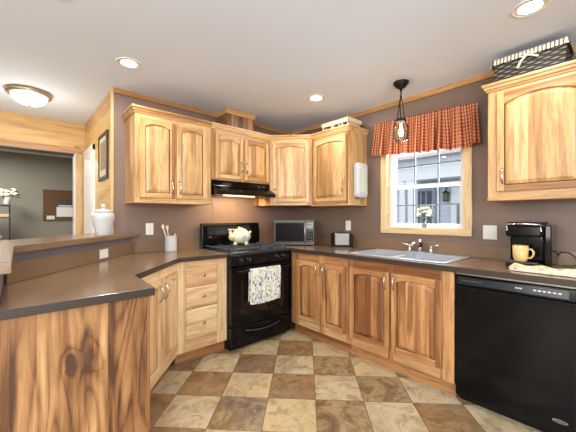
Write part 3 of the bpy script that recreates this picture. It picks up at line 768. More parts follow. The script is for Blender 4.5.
badge = MB().lathe([(.024, 0), (.024, -.004)], 'steel', (0, 0, 0), 24, axis='y'); badge.bm.transform(Matrix.Translation((X0 + .09, -.096, 1.045)) @ Matrix.Diagonal((1, 1, .35, 1))); obj('badge', badge, bgo, world=True)
# manifold panel with knobs
so('control_panel', MB().prism([(SFY + .03, .80), (SFY - .012, .80), (SFY - .006, .90), (SFY + .03, .90)], X0, X1, 'black', 'x'), bevel=.003)
for px_ in (.11, .20, SW - .20, SW - .11):
    kn = MB().lathe([(.021, 0), (.021, -.008), (.016, -.012), (.015, -.030), (.011, -.033)], 'blackp', (X0 + px_, SFY - .010, .852), 20, axis='y')
    kn.box(X0 + px_ - .002, X0 + px_ + .002, SFY - .046, SFY - .042, .838, .866, 'steel')
    kn.lathe([(.024, .001), (.024, -.003)], 'steeld', (X0 + px_, SFY - .010, .852), 20, axis='y')
    so('knob', kn)
ov = MB().box(X0 + .004, X1 - .004, SFY - .022, SFY + .03, .235, .79, 'black'); ovo = so('oven_door', ov, bevel=.006)
obj('oven_window', box(X0 + .10, X1 - .10, SFY - .025, SFY - .021, .33, .66, 'glassblk'), ovo, world=True, bevel=.001)
hb = MB().tube([(X0 + .04, SFY - .062, .752), (X1 - .04, SFY - .062, .752)], .012, 'black', 12)
for x in (X0 + .05, X1 - .05): hb.box(x - .012, x + .012, SFY - .062, SFY - .02, .742, .762, 'black')
obj('oven_handle', hb, ovo, world=True, bevel=.002)
dr = MB().box(X0 + .004, X1 - .004, SFY - .018, SFY + .03, .035, .225, 'black'); dro = so('storage_drawer', dr, bevel=.008)
lip = MB(); pts = []
for k in range(15):
    u_ = k / 14; pts.append((X0 + .16 + u_ * (SW - .32), SFY - .022 - .012 * math.sin(PI * u_), .165 - .022 * math.sin(PI * u_) + 0.01))
lip.tube(pts, .009, 'cooktop', 10); obj('drawer_pull', lip, dro, world=True)
so('toe_plate', box(X0 + .02, X1 - .02, SFY + .035, SFY + .05, 0, .034, 'blackp'))

# tea towel over handle
hy, hz_ = SFY - .062, .752
def towel(u_, v_):
    x = X0 + .175 + u_ * .375 + .006 * math.sin(v_ * 5)
    L = .75; s = v_ * L; back = .30
    fold = .004 * math.sin(u_ * 19 + v_ * 3)
    r = .0155
    if s < back: return (x, hy + r + .002 + abs(fold) * .5, hz_ - (back - s))
    s -= back; arc = PI * r
    if s < arc:
        a_ = s / r; return (x, hy + r * math.cos(a_), hz_ + r * math.sin(a_))
    s -= arc; return (x + .01 * s, hy - r - abs(fold) * (1 + s * 4), hz_ - s * (.80 + .02 * math.sin(u_ * 4)))
tw = obj('tea_towel', MB().grid(towel, 26, 70, 'floral'), solid=.0025)
tag(tw, 'white tea towel with blue and green print hanging over the oven handle', 'towel')

# ceramic animal jar on the stove
pg = thing('ceramic_pig_jar', 'round cream ceramic pig-shaped jar standing on the stove grates', 'jar', (-1.04, -.29, .961), R(-36))
pg.scale = (1.08, 1.08, 1.0)
bd = MB().ball((0, 0, .092), (.098, .072, .080), 'creamc', 28, 18)
obj('body', bd, pg)
hd = MB().ball((-.080, -.018, .085), (.044, .042, .044), 'creamc'); hd.lathe([(.020, 0), (.022, -.022), (.017, -.026)], 'beigec', (-.088, -.052, .078), 16, axis='y'); obj('head', hd, pg)
for e in (-.105, -.058): obj('ear', MB().ball((e, -.02, .132), (.014, .008, .020), 'creamc', 12, 8), pg)
for ex in (-.055, .055):
    for ey in (-.035, .035): obj('foot', MB().lathe([(.017, 0), (.019, .012), (.016, .035)], 'creamc', (ex, ey, 0), 14), pg)
ld = MB().ball((0, 0, .160), (.055, .045, .018), 'creamc', 20, 10); ld.ball((-.02, 0, .184), (.014, .014, .012), 'beigec', 12, 8); ld.ball((.0, 0, .180), (.015, .012, .010), 'beigec', 12, 8); obj('lid', ld, pg)
tl = [(.092 + .006 * math.sin(k * .9), -.012 + .010 * math.cos(k * .9), .128 + .002 * k) for k in range(12)]
obj('tail', MB().tube(tl, .007, 'creamc', 8), pg)
ov_ = MB().ball((.040, -.060, .085), (.042, .012, .036), 'ceramic', 20, 12); 
for k in range(3): ov_.box(.018, .062, -.0735, -.071, .072 + k * .012, .075 + k * .012, 'slot')
obj('oval_plaque', ov_, pg, label='pale oval plaque with small dark writing')

# ---------------------------------------------------------------- range hood
hd = thing('range_hood', 'black under-cabinet range hood above the stove', 'range hood', (-1.04, -.2, 1.50))
hx0, hx1 = -1.405, -.69
hm = MB().prism([(0, 1.642), (-.34, 1.642), (-.345, 1.585), (-.46, 1.52), (-.47, 1.488), (-.455, 1.488), (0, 1.488)], hx0, hx1, 'black', 'x')
# hollow look underneath: dark filter plate and lens
obj('shell', hm, hd, world=True, bevel=.004)
obj('filter', box(hx0 + .06, hx1 - .06, -.31, -.06, 1.482, 1.4875, 'steeld'), hd, world=True)
obj('light_lens', box(hx0 + .10, hx0 + .46, -.42, -.36, 1.480, 1.4875, 'hoodlens'), hd, world=True, label='lit warm lens under the hood')
obj('vent_slots', MB().box(hx0 + .10, hx0 + .20, -.352, -.342, 1.60, 1.604, 'steeld').box(hx0 + .10, hx0 + .20, -.352, -.342, 1.61, 1.614, 'steeld'), hd, world=True)
for k in range(2): obj('switch', box(hx1 - .16 + k * .06, hx1 - .13 + k * .06, -.352, -.343, 1.60, 1.612, 'steeld'), hd, world=True)
hl = bpy.data.lights.new('hood_lamp', 'AREA'); hl.shape = 'RECTANGLE'; hl.size = .5; hl.size_y = .2; hl.energy = 9; hl.color = (1, .68, .38)
hlo = bpy.data.objects.new('hood_lamp', hl); COL.objects.link(hlo); hlo.location = (-1.02, -.25, 1.475); hlo.rotation_euler = (R(28), 0, 0)

# ---------------------------------------------------------------- dishwasher
dw = thing('dishwasher', 'black built-in dishwasher under the right worktop beside the sink cabinet', 'dishwasher', (-.3, -2.63, 0), R(-90))
ly0, ly1 = -.305, .305
dx = lambda w_: (w_)
obj('tub', box(ly0, ly1, -.28, .27, .10, .872, 'blackp'), dw)
obj('door_panel', MB().box(ly0, ly1, -.315, -.281, .045, .795, 'black'), dw, bevel=.008, label='glossy black door panel')
cp = MB().prism([(-.281, .80), (-.318, .80), (-.312, .868), (-.281, .868)], ly0, ly1, 'black', 'x')
cpo = obj('control_panel', cp, dw, bevel=.004)
obj('display_strip', MB().prism([(-.3195, .812), (-.3150, .856), (-.312, .856), (-.312, .812)], ly0 + .02, ly1 - .03, 'display', 'x'), cpo)
for nm, n_, x_, st_, w_, mt in (('button_row', 6, .12, .022, .014, 'white'), ('indicator_lights', 3, .035, .012, .008, 'white'), ('panel_lettering', 8, -.262, .015, .011, 'steeld')):
    lt = MB()
    for k in range(n_): lt.box(x_ + k * st_, x_ + w_ + k * st_, -.3205, -.317, .833, .840, mt)
    obj(nm, lt, cpo)
bd = MB().lathe([(.034, 0), (.034, -.004)], 'steel', (0, 0, 0), 28, axis='y'); bd.bm.transform(Matrix.Translation((.238, -.315, .125)) @ Matrix.Diagonal((1, 1, .30, 1)))
bdo = obj('badge', bd, dw, label='silver oval badge')
mk = MB()
for k in range(7): mk.box(.218 + k * .0062, .2215 + k * .0062, -.3200, -.3190, .1215, .1285, 'black')
obj('badge_lettering', mk, bdo)
obj('top_trim', box(ly0, ly1, -.30, -.27, .872, .880, 'steel'), dw)
obj('toe_panel', box(ly0 + .01, ly1 - .01, -.262, -.245, 0, .10, 'blackp'), dw)

# ---------------------------------------------------------------- sink and faucet
sk = thing('double_sink', 'double bowl stainless sink set into the worktop under the window', 'sink', (-.315, -1.81, CT))
def sko(n, m, **k): return obj(n, m, sk, world=True, **k)
rx0, rx1, ry0, ry1 = -.575, -.055, -2.245, -1.375
mid = (ry0 + ry1) / 2
rim = MB(); zr0, zr1 = CT + .0005, CT + .009
rim.box(rx0, rx0 + .03, ry0, ry1, zr0, zr1, 'sinks'); rim.box(rx1 - .085, rx1, ry0, ry1, zr0, zr1, 'sinks')
rim.box(rx0 + .03, rx1 - .085, ry0, ry0 + .03, zr0, zr1, 'sinks'); rim.box(rx0 + .03, rx1 - .085, ry1 - .03, ry1, zr0, zr1, 'sinks'); rim.box(rx0 + .03, rx1 - .085, mid - .015, mid + .015, zr0, zr1, 'sinks')
sko('rim', rim, bevel=.004)
for ya, yb in ((ry0 + .03, mid - .015), (mid + .015, ry1 - .03)):
    xa, xb = rx0 + .03, rx1 - .085; zb = CT - .17; k = .004
    bw = MB(); bw.box(xa, xb, ya, yb, zb, zb + k, 'sinks')
    bw.box(xa, xa + k, ya, yb, zb, zr0, 'sinks'); bw.box(xb - k, xb, ya, yb, zb, zr0, 'sinks'); bw.box(xa, xb, ya, ya + k, zb, zr0, 'sinks'); bw.box(xa, xb, yb - k, yb, zb, zr0, 'sinks')
    bo = sko('bowl', bw)
    obj('drain', MB().lathe([(.042, 0), (.040, .004), (.02, .002)], 'steeld', ((xa + xb) / 2, (ya + yb) / 2, zb + k), 24), bo, world=True)
fc = thing('faucet', 'chrome two-handle kitchen faucet with a black-collared spout behind the sink', 'faucet', (-.095, -1.84, CT + .0095), R(-90))
fb = MB().box(-.13, .13, -.028, .028, 0, .014, 'chrome'); obj('base_plate', fb, fc, bevel=.006, seg=3)
sp = MB().lathe([(.022, .014), (.020, .05), (.018, .07)], 'chrome', (0, 0, 0), 20)
sp.tube([(0, 0, .06), (0, -.03, .078), (0, -.08, .092), (0, -.14, .092), (0, -.17, .078)], [.016, .015, .013, .012, .013], 'chrome', 14)
obj('spout', sp, fc)
obj('collar', MB().lathe([(.021, .05), (.023, .055), (.023, .092), (.016, .098)], 'blackp', (0, 0, 0), 20), fc, label='black spout collar')
obj('cap', MB().lathe([(.018, .092), (.021, .10), (.021, .122), (.012, .130)], 'chrome', (0, 0, 0), 20), fc)
for e in (-1, 1):
    hm = MB().lathe([(.020, .014), (.016, .03), (.014, .055), (.017, .062), (.012, .070)], 'chrome', (e * .10, 0, 0), 20)
    hm.tube([(e * .10, 0, .062), (e * .14, -.012, .075), (e * .178, -.025, .080)], [.009, .007, .009], 'chrome', 10)
    obj('lever_handle', hm, fc)
# ---------------------------------------------------------------- appliances
mw = thing('microwave', 'stainless and black countertop microwave in the corner beside the stove', 'microwave', (-.427, -.485, CT), R(-41.7))
mwW, mwH, mwD = .475, .292, .285
obj('case', box(-mwW / 2, mwW / 2, .02, mwD, .012, mwH + .012, 'blackp'), mw, bevel=.006)
for x in (-.2, .2):
    for y in (.05, .25): obj('foot', MB().lathe([(.012, 0), (.012, .012)], 'blackp', (x, y, 0), 12), mw)
z0_, z1_ = .012, mwH + .012
dM = MB(); xd = mwW / 2 - .105
dM.box(-mwW / 2, xd, 0, .019, z0_, z0_ + .035, 'mwframe'); dM.box(-mwW / 2, xd, 0, .019, z1_ - .035, z1_, 'mwframe'); dM.box(-mwW / 2, -mwW / 2 + .018, 0, .019, z0_ + .035, z1_ - .035, 'mwframe'); dM.box(xd - .012, xd, 0, .019, z0_ + .035, z1_ - .035, 'mwframe')
md = obj('door', dM, mw)
obj('door_glass', box(-mwW / 2 + .018, xd - .012, .003, .018, z0_ + .035, z1_ - .035, 'glassblk'), md)
obj('handle', MB().tube([(xd - .004, -.002, z0_ + .02), (xd - .004, -.026, z0_ + .045), (xd - .004, -.030, (z0_ + z1_) / 2), (xd - .004, -.026, z1_ - .045), (xd - .004, -.002, z1_ - .02)], .009, 'steel', 10), md)
kp = obj('control_panel', MB().box(xd + .001, mwW / 2, 0, .019, z0_, z1_, 'mwframe').box(xd + .014, mwW / 2 - .012, -.002, 0, z0_ + .03, z1_ - .03, 'glassblk'), mw)
obj('clock_display', box(xd + .03, mwW / 2 - .03, -.0035, -.002, z1_ - .062, z1_ - .045, 'display'), kp)
bt = MB()
for r_ in range(5):
    for c_ in range(3): bt.box(xd + .024 + c_ * .021, xd + .038 + c_ * .021, -.003, -.002, z0_ + .045 + r_ * .026, z0_ + .055 + r_ * .026, 'slot')
obj('keypad', bt, kp)

ts = thing('toaster', 'small stainless toaster with black ends on the worktop near the window', 'toaster', (-.155, -.975, CT), R(-44))
ts.scale = (1.1, 1.1, 1.08)
obj('shell', MB().box(-.085, .085, -.07, .07, .012, .160, 'toast'), ts, bevel=.02, seg=4)
obj('end_cap', box(.0855, .105, -.068, .068, .010, .150, 'blackp'), ts, bevel=.012); obj('end_cap', box(-.100, -.0855, -.068, .068, .010, .150, 'blackp'), ts, bevel=.008)
obj('base', box(-.09, .09, -.06, .06, 0, .012, 'blackp'), ts)
for y in (-.025, .025): obj('bread_slot', box(-.065, .065, y - .010, y + .010, .152, .1565, 'blackp'), ts)
obj('lever', box(.105, .125, -.02, .02, .10, .115, 'blackp'), ts, bevel=.004)

cm = thing('coffee_maker', 'black single-cup coffee maker on the right worktop under the large cabinet', 'coffee maker', (-.218, -2.655, CT), R(-90))
cm.scale = (1.03, 1, 1.06)
obj('base', box(-.098, .098, -.145, .14, 0, .028, 'blackp'), cm, bevel=.01)
obj('drip_tray', MB().box(-.075, .075, -.14, -.03, .0285, .0365, 'steeld'), cm, bevel=.003)
obj('tower', box(-.095, .095, -.02, .14, .032, .265, 'black'), cm, bevel=.014, seg=3)
hdm = MB().box(-.098, .098, -.135, .135, .195, .270, 'black'); obj('brew_head', hdm, cm, bevel=.014, seg=3)
lid = MB(); lid.box(-.092, .092, -.128, .12, .271, .288, 'blackp'); obj('lid', lid, cm, bevel=.012, seg=3)
obj('lid_handle', MB().tube([(-.09, -.10, .262), (-.085, -.138, .274), (0, -.146, .278), (.085, -.138, .274), (.09, -.10, .262)], .006, 'chrome', 8), cm)
for e in (-1, 1): obj('trim_strip', MB().tube([(e * .088, -.138, .262), (e * .090, -.120, .19), (e * .090, -.026, .15), (e * .090, -.026, .035)], .0035, 'chrome', 8), cm)
obj('water_tank', box(.0985, .135, -.09, .13, .0, .27, 'glassblk'), cm, bevel=.008)
mg = thing('coffee_mug', 'pale yellow mug standing on the coffee maker drip tray', 'mug', (-.322, -2.634, CT + .0395), R(-90))
obj('cup', MB().lathe([(.028, 0), (.036, .006), (.042, .03), (.045, .108), (.042, .108), (.039, .03), (.025, .008)], 'mug', (0, 0, 0), 32), mg)
obj('mug_handle', MB().tube([(.040, 0, .082), (.058, 0, .086), (.070, 0, .068), (.068, 0, .044), (.054, 0, .026), (.038, 0, .026)], .0065, 'mug', 10), mg)
cdm = MB().tube([(-.06, -2.785, .99), (-.05, -2.81, 1.02), (-.045, -2.85, 1.02), (-.04, -2.885, .985), (-.045, -2.89, .945), (-.06, -2.87, .931), (-.09, -2.82, .930)], .004, 'cord', 8)
tag(obj('power_cord', cdm), 'black power cord looping on the worktop beside the coffee maker', 'cord')

def ftow(u_, v_):
    x = -.40 - .0 * v_; a_ = Vector((-.380, -2.585)); b2_ = Vector((-.375, -3.02)); c2_ = Vector((-.56, -3.04)); d2_ = Vector((-.54, -2.62))
    p = (a_ * (1 - u_) + b2_ * u_) * (1 - v_) + (d2_ * (1 - u_) + c2_ * u_) * v_
    edge = min(1, min(u_, 1 - u_, v_, 1 - v_) * 14)
    z = CT + .003 + edge * (.022 + .005 * math.sin(u_ * 17 + v_ * 5) + .004 * math.sin(v_ * 14 - u_ * 6))
    return (p.x + .006 * math.sin(u_ * 23), p.y + .005 * math.sin(v_ * 20), z)
tag(obj('folded_towel', MB().grid(ftow, 48, 22, 'floral2'), solid=.004), 'yellow and cream printed towel lying folded in front of the coffee maker', 'towel')

# ---------------------------------------------------------------- outlets
def plate(name, label, cat, loc, rot, w_, h_, kind, n=1):
    t_ = thing(name, label, cat, loc, rot)
    obj('cover_plate', box(-w_ / 2, w_ / 2, -.006, -.0005, -h_ / 2, h_ / 2, 'white'), t_, bevel=.003)
    for k in range(n):
        x = (k - (n - 1) / 2) * .046
        if kind == 'outlet':
            for z in (-.02, .02):
                r_ = obj('receptacle', MB().box(x - .014, x + .014, -.0085, -.006, z - .013, z + .013, 'white'), t_, bevel=.003)
                obj('slots', MB().box(x - .007, x - .005, -.0090, -.0085, z - .004, z + .006, 'slot').box(x + .005, x + .007, -.0090, -.0085, z - .004, z + .006, 'slot'), r_)
        else:
            obj('toggle', MB().box(x - .004, x + .004, -.016, -.006, -.005, .012, 'white'), t_)
    return t_
plate('wall_outlet', 'white outlet on the brown back wall above the utensil crock', 'outlet', (-1.908, 0, 1.147), 0, .072, .115, 'outlet')
plate('wall_outlet', 'white outlet on the window wall just above the toaster', 'outlet', (0, -.955, 1.165), R(-90), .072, .115, 'outlet')
plate('light_switch', 'cream double switch plate under the large cabinet right of the window', 'switch', (0, -2.372, 1.14), R(-90), .098, .115, 'switch', 2)
sw_ = plate('light_switch', 'small cream switch plate beside the white hall door left of the picture', 'switch', (-2.2585, .845, 1.72), R(-90), .07, .115, 'switch')
A2 = A + (B_ - A) * .365
po = plate('wall_outlet', 'white outlet set sideways in the splash strip under the raised bar', 'outlet', (A2.x + nn.x * .017, A2.y + nn.y * .017, .978), math.atan2(nn.x, -nn.y), .115, .070, 'switch')

# ---------------------------------------------------------------- crock with utensils
cr = thing('utensil_crock', 'white ribbed utensil crock on the left worktop near the stove', 'crock', (-1.738, -.105, CT))
prof = [(.052, 0)]
for k in range(9): prof += [(.058, .004 + k * .0165), (.0555, .012 + k * .0165)]
prof += [(.060, .154), (.054, .154), (.052, .01)]
obj('pot', MB().lathe(prof, 'ceramic', (0, 0, 0), 36), cr)
for k, (a_, b_, c_, kind) in enumerate(((-.02, .0, -.055, 's'), (-.01, .015, -.02, 's'), (.018, -.01, .02, 't'))):
    L = (.235, .225, .175)[k]
    ut = MB().tube([(a_, b_, .012), (a_ + c_ * .6, b_, L * .7), (a_ + c_, b_, L)], [.004, .005, .006], 'trunkw', 8)
    if kind == 's': ut.ball((a_ + c_ * 1.05, b_, L + .01), (.014, .005, .024), 'trunkw', 12, 8)
    uo = obj('wooden_spoon' if kind == 's' else 'spatula', ut, origin=(-1.738, -.105, CT)) if False else None
    ut.bm.transform(Matrix.Translation((-1.738, -.105, CT)))
    tag(obj('cooking_spoon' if kind == 's' else 'spatula', ut), ('pale spoon leaning furthest left in the white crock', 'pale spoon standing just right of the leaning one in the crock', 'short pale utensil at the right rim of the crock')[k], 'utensil', 'utensils in the white crock')

# ---------------------------------------------------------------- urn on the bar
ur = thing('lidded_urn', 'white ribbed lidded ceramic urn standing on the raised bar', 'urn', (-2.362, -.33, 1.1205))
obj('vessel', MB().lathe([(.050, 0), (.053, .008), (.064, .06), (.077, .12), (.081, .150), (.076, .172), (.060, .182), (.056, .180), (.05, .17)], 'ceramic', (0, 0, 0), 72, ripple=(.018, 24)), ur)
ldo = obj('lid', MB().lathe([(.062, .183), (.064, .190), (.045, .203), (.018, .211), (.012, .218)], 'ceramic', (0, 0, 0), 36), ur)
obj('lid_knob', MB().lathe([(.010, .216), (.014, .222), (.018, .232), (.015, .243), (.006, .248)], 'ceramic', (0, 0, 0), 24), ldo)

# ---------------------------------------------------------------- plastic holder
ph = thing('bag_holder', 'translucent white plastic holder mounted on the cabinet side left of the window', 'holder', (-.165, -1.209, 1.468), 0)
hs = MB(); n_ = 24
def rr(w_, h_, r_, k0=6):
    p = []
    for cx_, cz_, a0 in ((w_ / 2 - r_, h_ - r_, 0), (-w_ / 2 + r_, h_ - r_, 90), (-w_ / 2 + r_, r_, 180), (w_ / 2 - r_, r_, 270)):
        for k in range(k0 + 1): a_ = R(a0 + 90 * k / k0); p.append((cx_ + r_ * math.cos(a_), cz_ + r_ * math.sin(a_)))
    return p
hs.prism(rr(.180, .365, .035), 0, -.06, 'frost', 'y'); obj('shell', hs, ph, bevel=.012, seg=3)
obj('front_window', MB().prism([(x * .66, .05 + z * .72) for x, z in rr(.180, .365, .035)], -.0605, -.064, plain('pale_green_film', (196, 206, 190), .25), 'y'), ph, label='pale greenish front window')
obj('bottom_clip', box(-.07, -.05, -.05, -.01, -.012, 0.0, 'slot'), ph)

# ---------------------------------------------------------------- crate on cabinet
cr2 = thing('wooden_crate', 'small cream wooden crate on top of the cabinet left of the window', 'crate', (-.19, -1.0, 2.2165), R(-90))
ck_ = MB(); w2, d2, h_ = .19, .12, .085
ck_.box(-w2, w2, -d2, -d2 + .012, .05, h_, 'crate'); ck_.box(-w2, w2, d2 - .012, d2, .05, h_, 'crate'); ck_.box(-w2, -w2 + .012, -d2, d2, .05, h_, 'crate'); ck_.box(w2 - .012, w2, -d2, d2, .05, h_, 'crate')
ck_.box(-w2, w2, -d2, d2, h_, h_ + .01, 'crate')
obj('lid', ck_, cr2, bevel=.003)
ck_ = MB().box(-w2 + .012, w2 - .012, -d2 + .012, d2 - .012, 0, .01, 'crate')
for x in (-w2 + .012, -.06, -.03, .05, .09, w2 - .03): ck_.box(x, x + .018, -d2 + .012, -d2 + .022, .01, .05, 'crate')
ck_.box(w2 - .02, w2 - .012, -d2 + .012, d2 - .012, .01, .05, 'crate'); ck_.box(-w2 + .012, w2 - .012, d2 - .03, d2 - .012, .01, .05, 'crate')
obj('tray', ck_, cr2, bevel=.002)

# ---------------------------------------------------------------- wicker basket
bk = thing('wicker_basket', 'dark wicker basket with a striped cloth liner and bow on the large right cabinet', 'basket', (-.185, -2.67, 2.2165), R(-90))
bw_, bd_, bh = .198, .125, .165
b_ = MB(); i_ = b_.mi('wicker')
o1 = [(-bw_ + .01, -bd_ + .01), (bw_ - .01, -bd_ + .01), (bw_ - .01, bd_ - .01), (-bw_ + .01, bd_ - .01)]; o2 = [(-bw_, -bd_), (bw_, -bd_), (bw_, bd_), (-bw_, bd_)]
b_.prism(o1, 0, bh - .01, 'wicker', 'z', top=o2)
obj('woven_body', b_, bk, bevel=.008)
obj('woven_edge', MB().tube([(x * 1.0, y, .008) for x, y in o1], .007, 'wicker', 8, closed=True), bk)
ln = MB(); per = []
def lp(u_, v_):
    L = 4 * (bw_ + bd_); s = u_ * L; e = .008
    if s < 2 * bw_: x, y, n1, n2 = -bw_ + s, -bd_, 0, -1
    elif s < 2 * bw_ + 2 * bd_: x, y, n1, n2 = bw_, -bd_ + (s - 2 * bw_), 1, 0
    elif s < 4 * bw_ + 2 * bd_: x, y, n1, n2 = bw_ - (s - 2 * bw_ - 2 * bd_), bd_, 0, 1
    else: x, y, n1, n2 = -bw_, bd_ - (s - 4 * bw_ - 2 * bd_), -1, 0
    r_ = .003 * math.sin(u_ * 170)
    if v_ < .25: o = -.012 + v_ * 4 * .018; z = bh - .002 + .010 * math.sin(v_ * 4 * PI / 2)
    else: o = .006 + (v_ - .25) * .014 + r_ * v_; z = bh + .008 - (v_ - .25) / .75 * .042
    return (x + n1 * o, y + n2 * o, z)
ln.grid(lp, 220, 8, 'liner'); obj('liner', ln, bk, solid=.002, label='cream and grey striped cloth liner')
bo = MB()
for e in (-1, 1):
    bo.tube([(0, -bd_ - .016, bh - .030), (e * .022, -bd_ - .022, bh - .016), (e * .040, -bd_ - .020, bh - .026), (e * .024, -bd_ - .020, bh - .038), (0, -bd_ - .016, bh - .032)], .005, 'linen', 8)
bo.tube([(0, -bd_ - .018, bh - .032), (-.035, -bd_ - .022, bh - .065), (-.052, -bd_ - .020, bh - .105)], [.004, .008, .009], 'linen', 8)
bo.tube([(0, -bd_ - .018, bh - .032), (.035, -bd_ - .022, bh - .048), (.060, -bd_ - .020, bh - .062)], [.004, .007, .007], 'linen', 8)
bo.ball((0, -bd_ - .018, bh - .031), (.009, .007, .009), 'linen', 12, 8)
obj('bow', bo, bk)

# ---------------------------------------------------------------- curtain valance
vy0, vy1 = -2.300, -1.352
def val(u_, v_):
    y = vy1 + (vy0 - vy1) * u_
    top = 2.240 - .032 * u_; hh = .312 + .15 * u_ * (1.22 - u_) + .012 * math.sin(u_ * 9 + 1) - .02 * math.exp(-((u_ - .68) / .1) ** 2)
    amp = .006 + .028 * v_
    g_ = 1 + .9 * math.exp(-((u_ - .68) / .10) ** 2)
    f = math.sin(u_ * 62 + 2.2 * math.sin(u_ * 11)) * .75 + math.sin(u_ * 117 + 2) * .3
    fl = .03 * (v_ ** 1.3)
    y += (-.03 if u_ > .5 else .03) * v_ * abs(u_ - .5) * 2
    y += .006 * v_ * math.sin(u_ * 40)
    return (-.074 - amp * f * g_ - fl * .4, y, top - hh * v_)
vl = thing('curtain_valance', 'red and tan checked gathered valance hanging over the top of the window', 'curtain', (-.06, -1.82, 1.93))
obj('checked_cloth', MB().grid(val, 300, 24, 'plaid'), vl, world=True, solid=.0012)
rd = MB().tube([(-.040, vy1 - .01, 2.205), (-.040, vy0 + .01, 2.205)], .005, 'white', 10)
for y in (vy1 - .015, vy0 + .015): rd.box(-.044, -.0, y - .005, y + .005, 2.198, 2.212, 'white')
obj('curtain_rod', rd, vl, world=True)

# ---------------------------------------------------------------- flowers on the sill
fv = thing('sill_vase', 'small clear vase standing on the kitchen window sill', 'vase', (.028, -1.825, WZ0 + .0085))
obj('glass_body', MB().lathe([(.016, 0), (.018, .02), (.011, .05), (.015, .085), (.013, .085), (.009, .05), (.012, .01)], 'vase', (0, 0, 0), 24), fv)
fl = thing('white_flowers', 'white flower cluster with dark leaves in the vase on the window sill', 'flowers', (.028, -1.825, WZ0 + .02))
obj('stem', MB().tube([(0, 0, .0), (0, 0, .09)], .003, 'stem', 6), fl)
pt = MB()
rs = random.Random(3)
for k in range(46):
    a_ = rs.uniform(0, 2 * PI); e = rs.uniform(-.5, 1); r_ = .058
    c_ = (-.008 + r_ * .55 * math.cos(a_) * math.cos(e) * .8, r_ * math.sin(a_) * math.cos(e) * 1.15, .130 + r_ * math.sin(e) * 1.1)
    pt.ball(c_, (.010, .012, .009), 'petal', 8, 6)
obj('blossoms', pt, fl)
lf = MB()
for a_ in (2.2, 3.0, 4.0, 1.2, 5.0): lf.ball((-.01 + .015 * math.cos(a_), .065 * math.sin(a_), .082), (.012, .022, .006), 'leaf', 10, 6)
obj('leaves', lf, fl)

# ---------------------------------------------------------------- pendant
pn = thing('pendant_lamp', 'dark bronze pendant with a lit wire-caged glass jar over the sink', 'lamp', (-.372, -1.80, CH))
obj('canopy', MB().lathe([(.066, 0), (.064, -.012), (.038, -.045), (.014, -.055), (.010, -.075)], 'bronze', (0, 0, 0), 32), pn)
obj('chain_ring', MB().tube([(.012 * math.cos(a_ * PI / 6), 0, -.085 + .012 * math.sin(a_ * PI / 6)) for a_ in range(12)], .003, 'bronze', 6, closed=True), pn)
ry_ = R(41.7); ux, uy = math.cos(-ry_), math.sin(-ry_)
cb = MB()
for e in (-1, 1):
    cb.tube([(0, 0, -.095), (e * .016 * ux, e * .016 * uy, -.20), (e * (.034) * ux, e * .034 * uy, -.335)], .004, 'bronze', 8)
obj('hanger', cb, pn)
obj('cord', MB().tube([(0, 0, -.09), (-.01 * ux, -.01 * uy, -.2), (0, 0, -.32)], .005, 'bronze', 8), pn)
obj('cap', MB().lathe([(.012, -.31), (.045, -.325), (.046, -.345), (.043, -.345)], 'bronze', (0, 0, 0), 28), pn)
obj('glass_jar', MB().lathe([(.042, -.345), (.046, -.355), (.060, -.385), (.060, -.49), (.050, -.515), (.0, -.520)], 'jarglass', (0, 0, 0), 32, cap=False), pn)
cg = MB()
for z in (-.385, -.44, -.495): cg.tube([(.064 * math.cos(a_ * PI / 16), .064 * math.sin(a_ * PI / 16), z) for a_ in range(32)], .0015, 'bronze', 6, closed=True)
for k in range(6):
    a_ = k * PI / 3 + .3; cg.tube([(.045 * math.cos(a_), .045 * math.sin(a_), -.345), (.064 * math.cos(a_), .064 * math.sin(a_), -.385), (.064 * math.cos(a_), .064 * math.sin(a_), -.495), (.05 * math.cos(a_), .05 * math.sin(a_), -.52)], .0015, 'bronze', 6)
obj('wire_cage', cg, pn)
obj('bulb', MB().lathe([(.010, -.36), (.011, -.395), (.021, -.42), (.023, -.44), (.016, -.46), (.004, -.467)], 'bulb', (0, 0, 0), 24), pn, label='lit bulb')
pl = bpy.data.lights.new('pendant_bulb', 'POINT'); pl.energy = 3; pl.color = (1, .82, .6); pl.shadow_soft_size = .03
plo = bpy.data.objects.new('pendant_bulb', pl); COL.objects.link(plo); plo.location = (-.372, -1.80, CH - .50)

# ---------------------------------------------------------------- recessed cans
cans = [((-2.238, -.587), 'recessed ceiling light nearest the left wall cabinets', .085), ((-.673, -1.07), 'recessed ceiling light above the corner, beyond the pendant', .085),
        ((-.731, -2.755), 'recessed ceiling light near the wicker basket at upper right', .10), ((-2.735, -1.165), 'recessed ceiling light cut by the top edge, above the peninsula', .085)]
first = None
for (x, y), lb, r_ in cans:
    if first is None:
        first = t_ = thing('recessed_light', lb, 'ceiling light', (x, y, CH), 0, 'recessed ceiling lights')
        obj('trim_ring', MB().lathe([(.074, -.001), (.090, -.001), (.088, -.005), (.076, -.007), (.074, -.004)], 'white', (0, 0, 0), 40), t_)
        obj('lens', MB().lathe([(.0735, -.001), (.0735, -.003), (.04, -.005)], 'lens', (0, 0, 0), 40), t_, label='lit lens')
    else:
        t_ = dup(first, (x, y, CH), 0, lb)
    l_ = bpy.data.lights.new('can_lamp', 'AREA'); l_.shape = 'DISK'; l_.size = .145; l_.energy = 7; l_.color = (1, .95, .88)
    lo = bpy.data.objects.new('can_lamp', l_); COL.objects.link(lo); lo.location = (x, y, CH - .012)

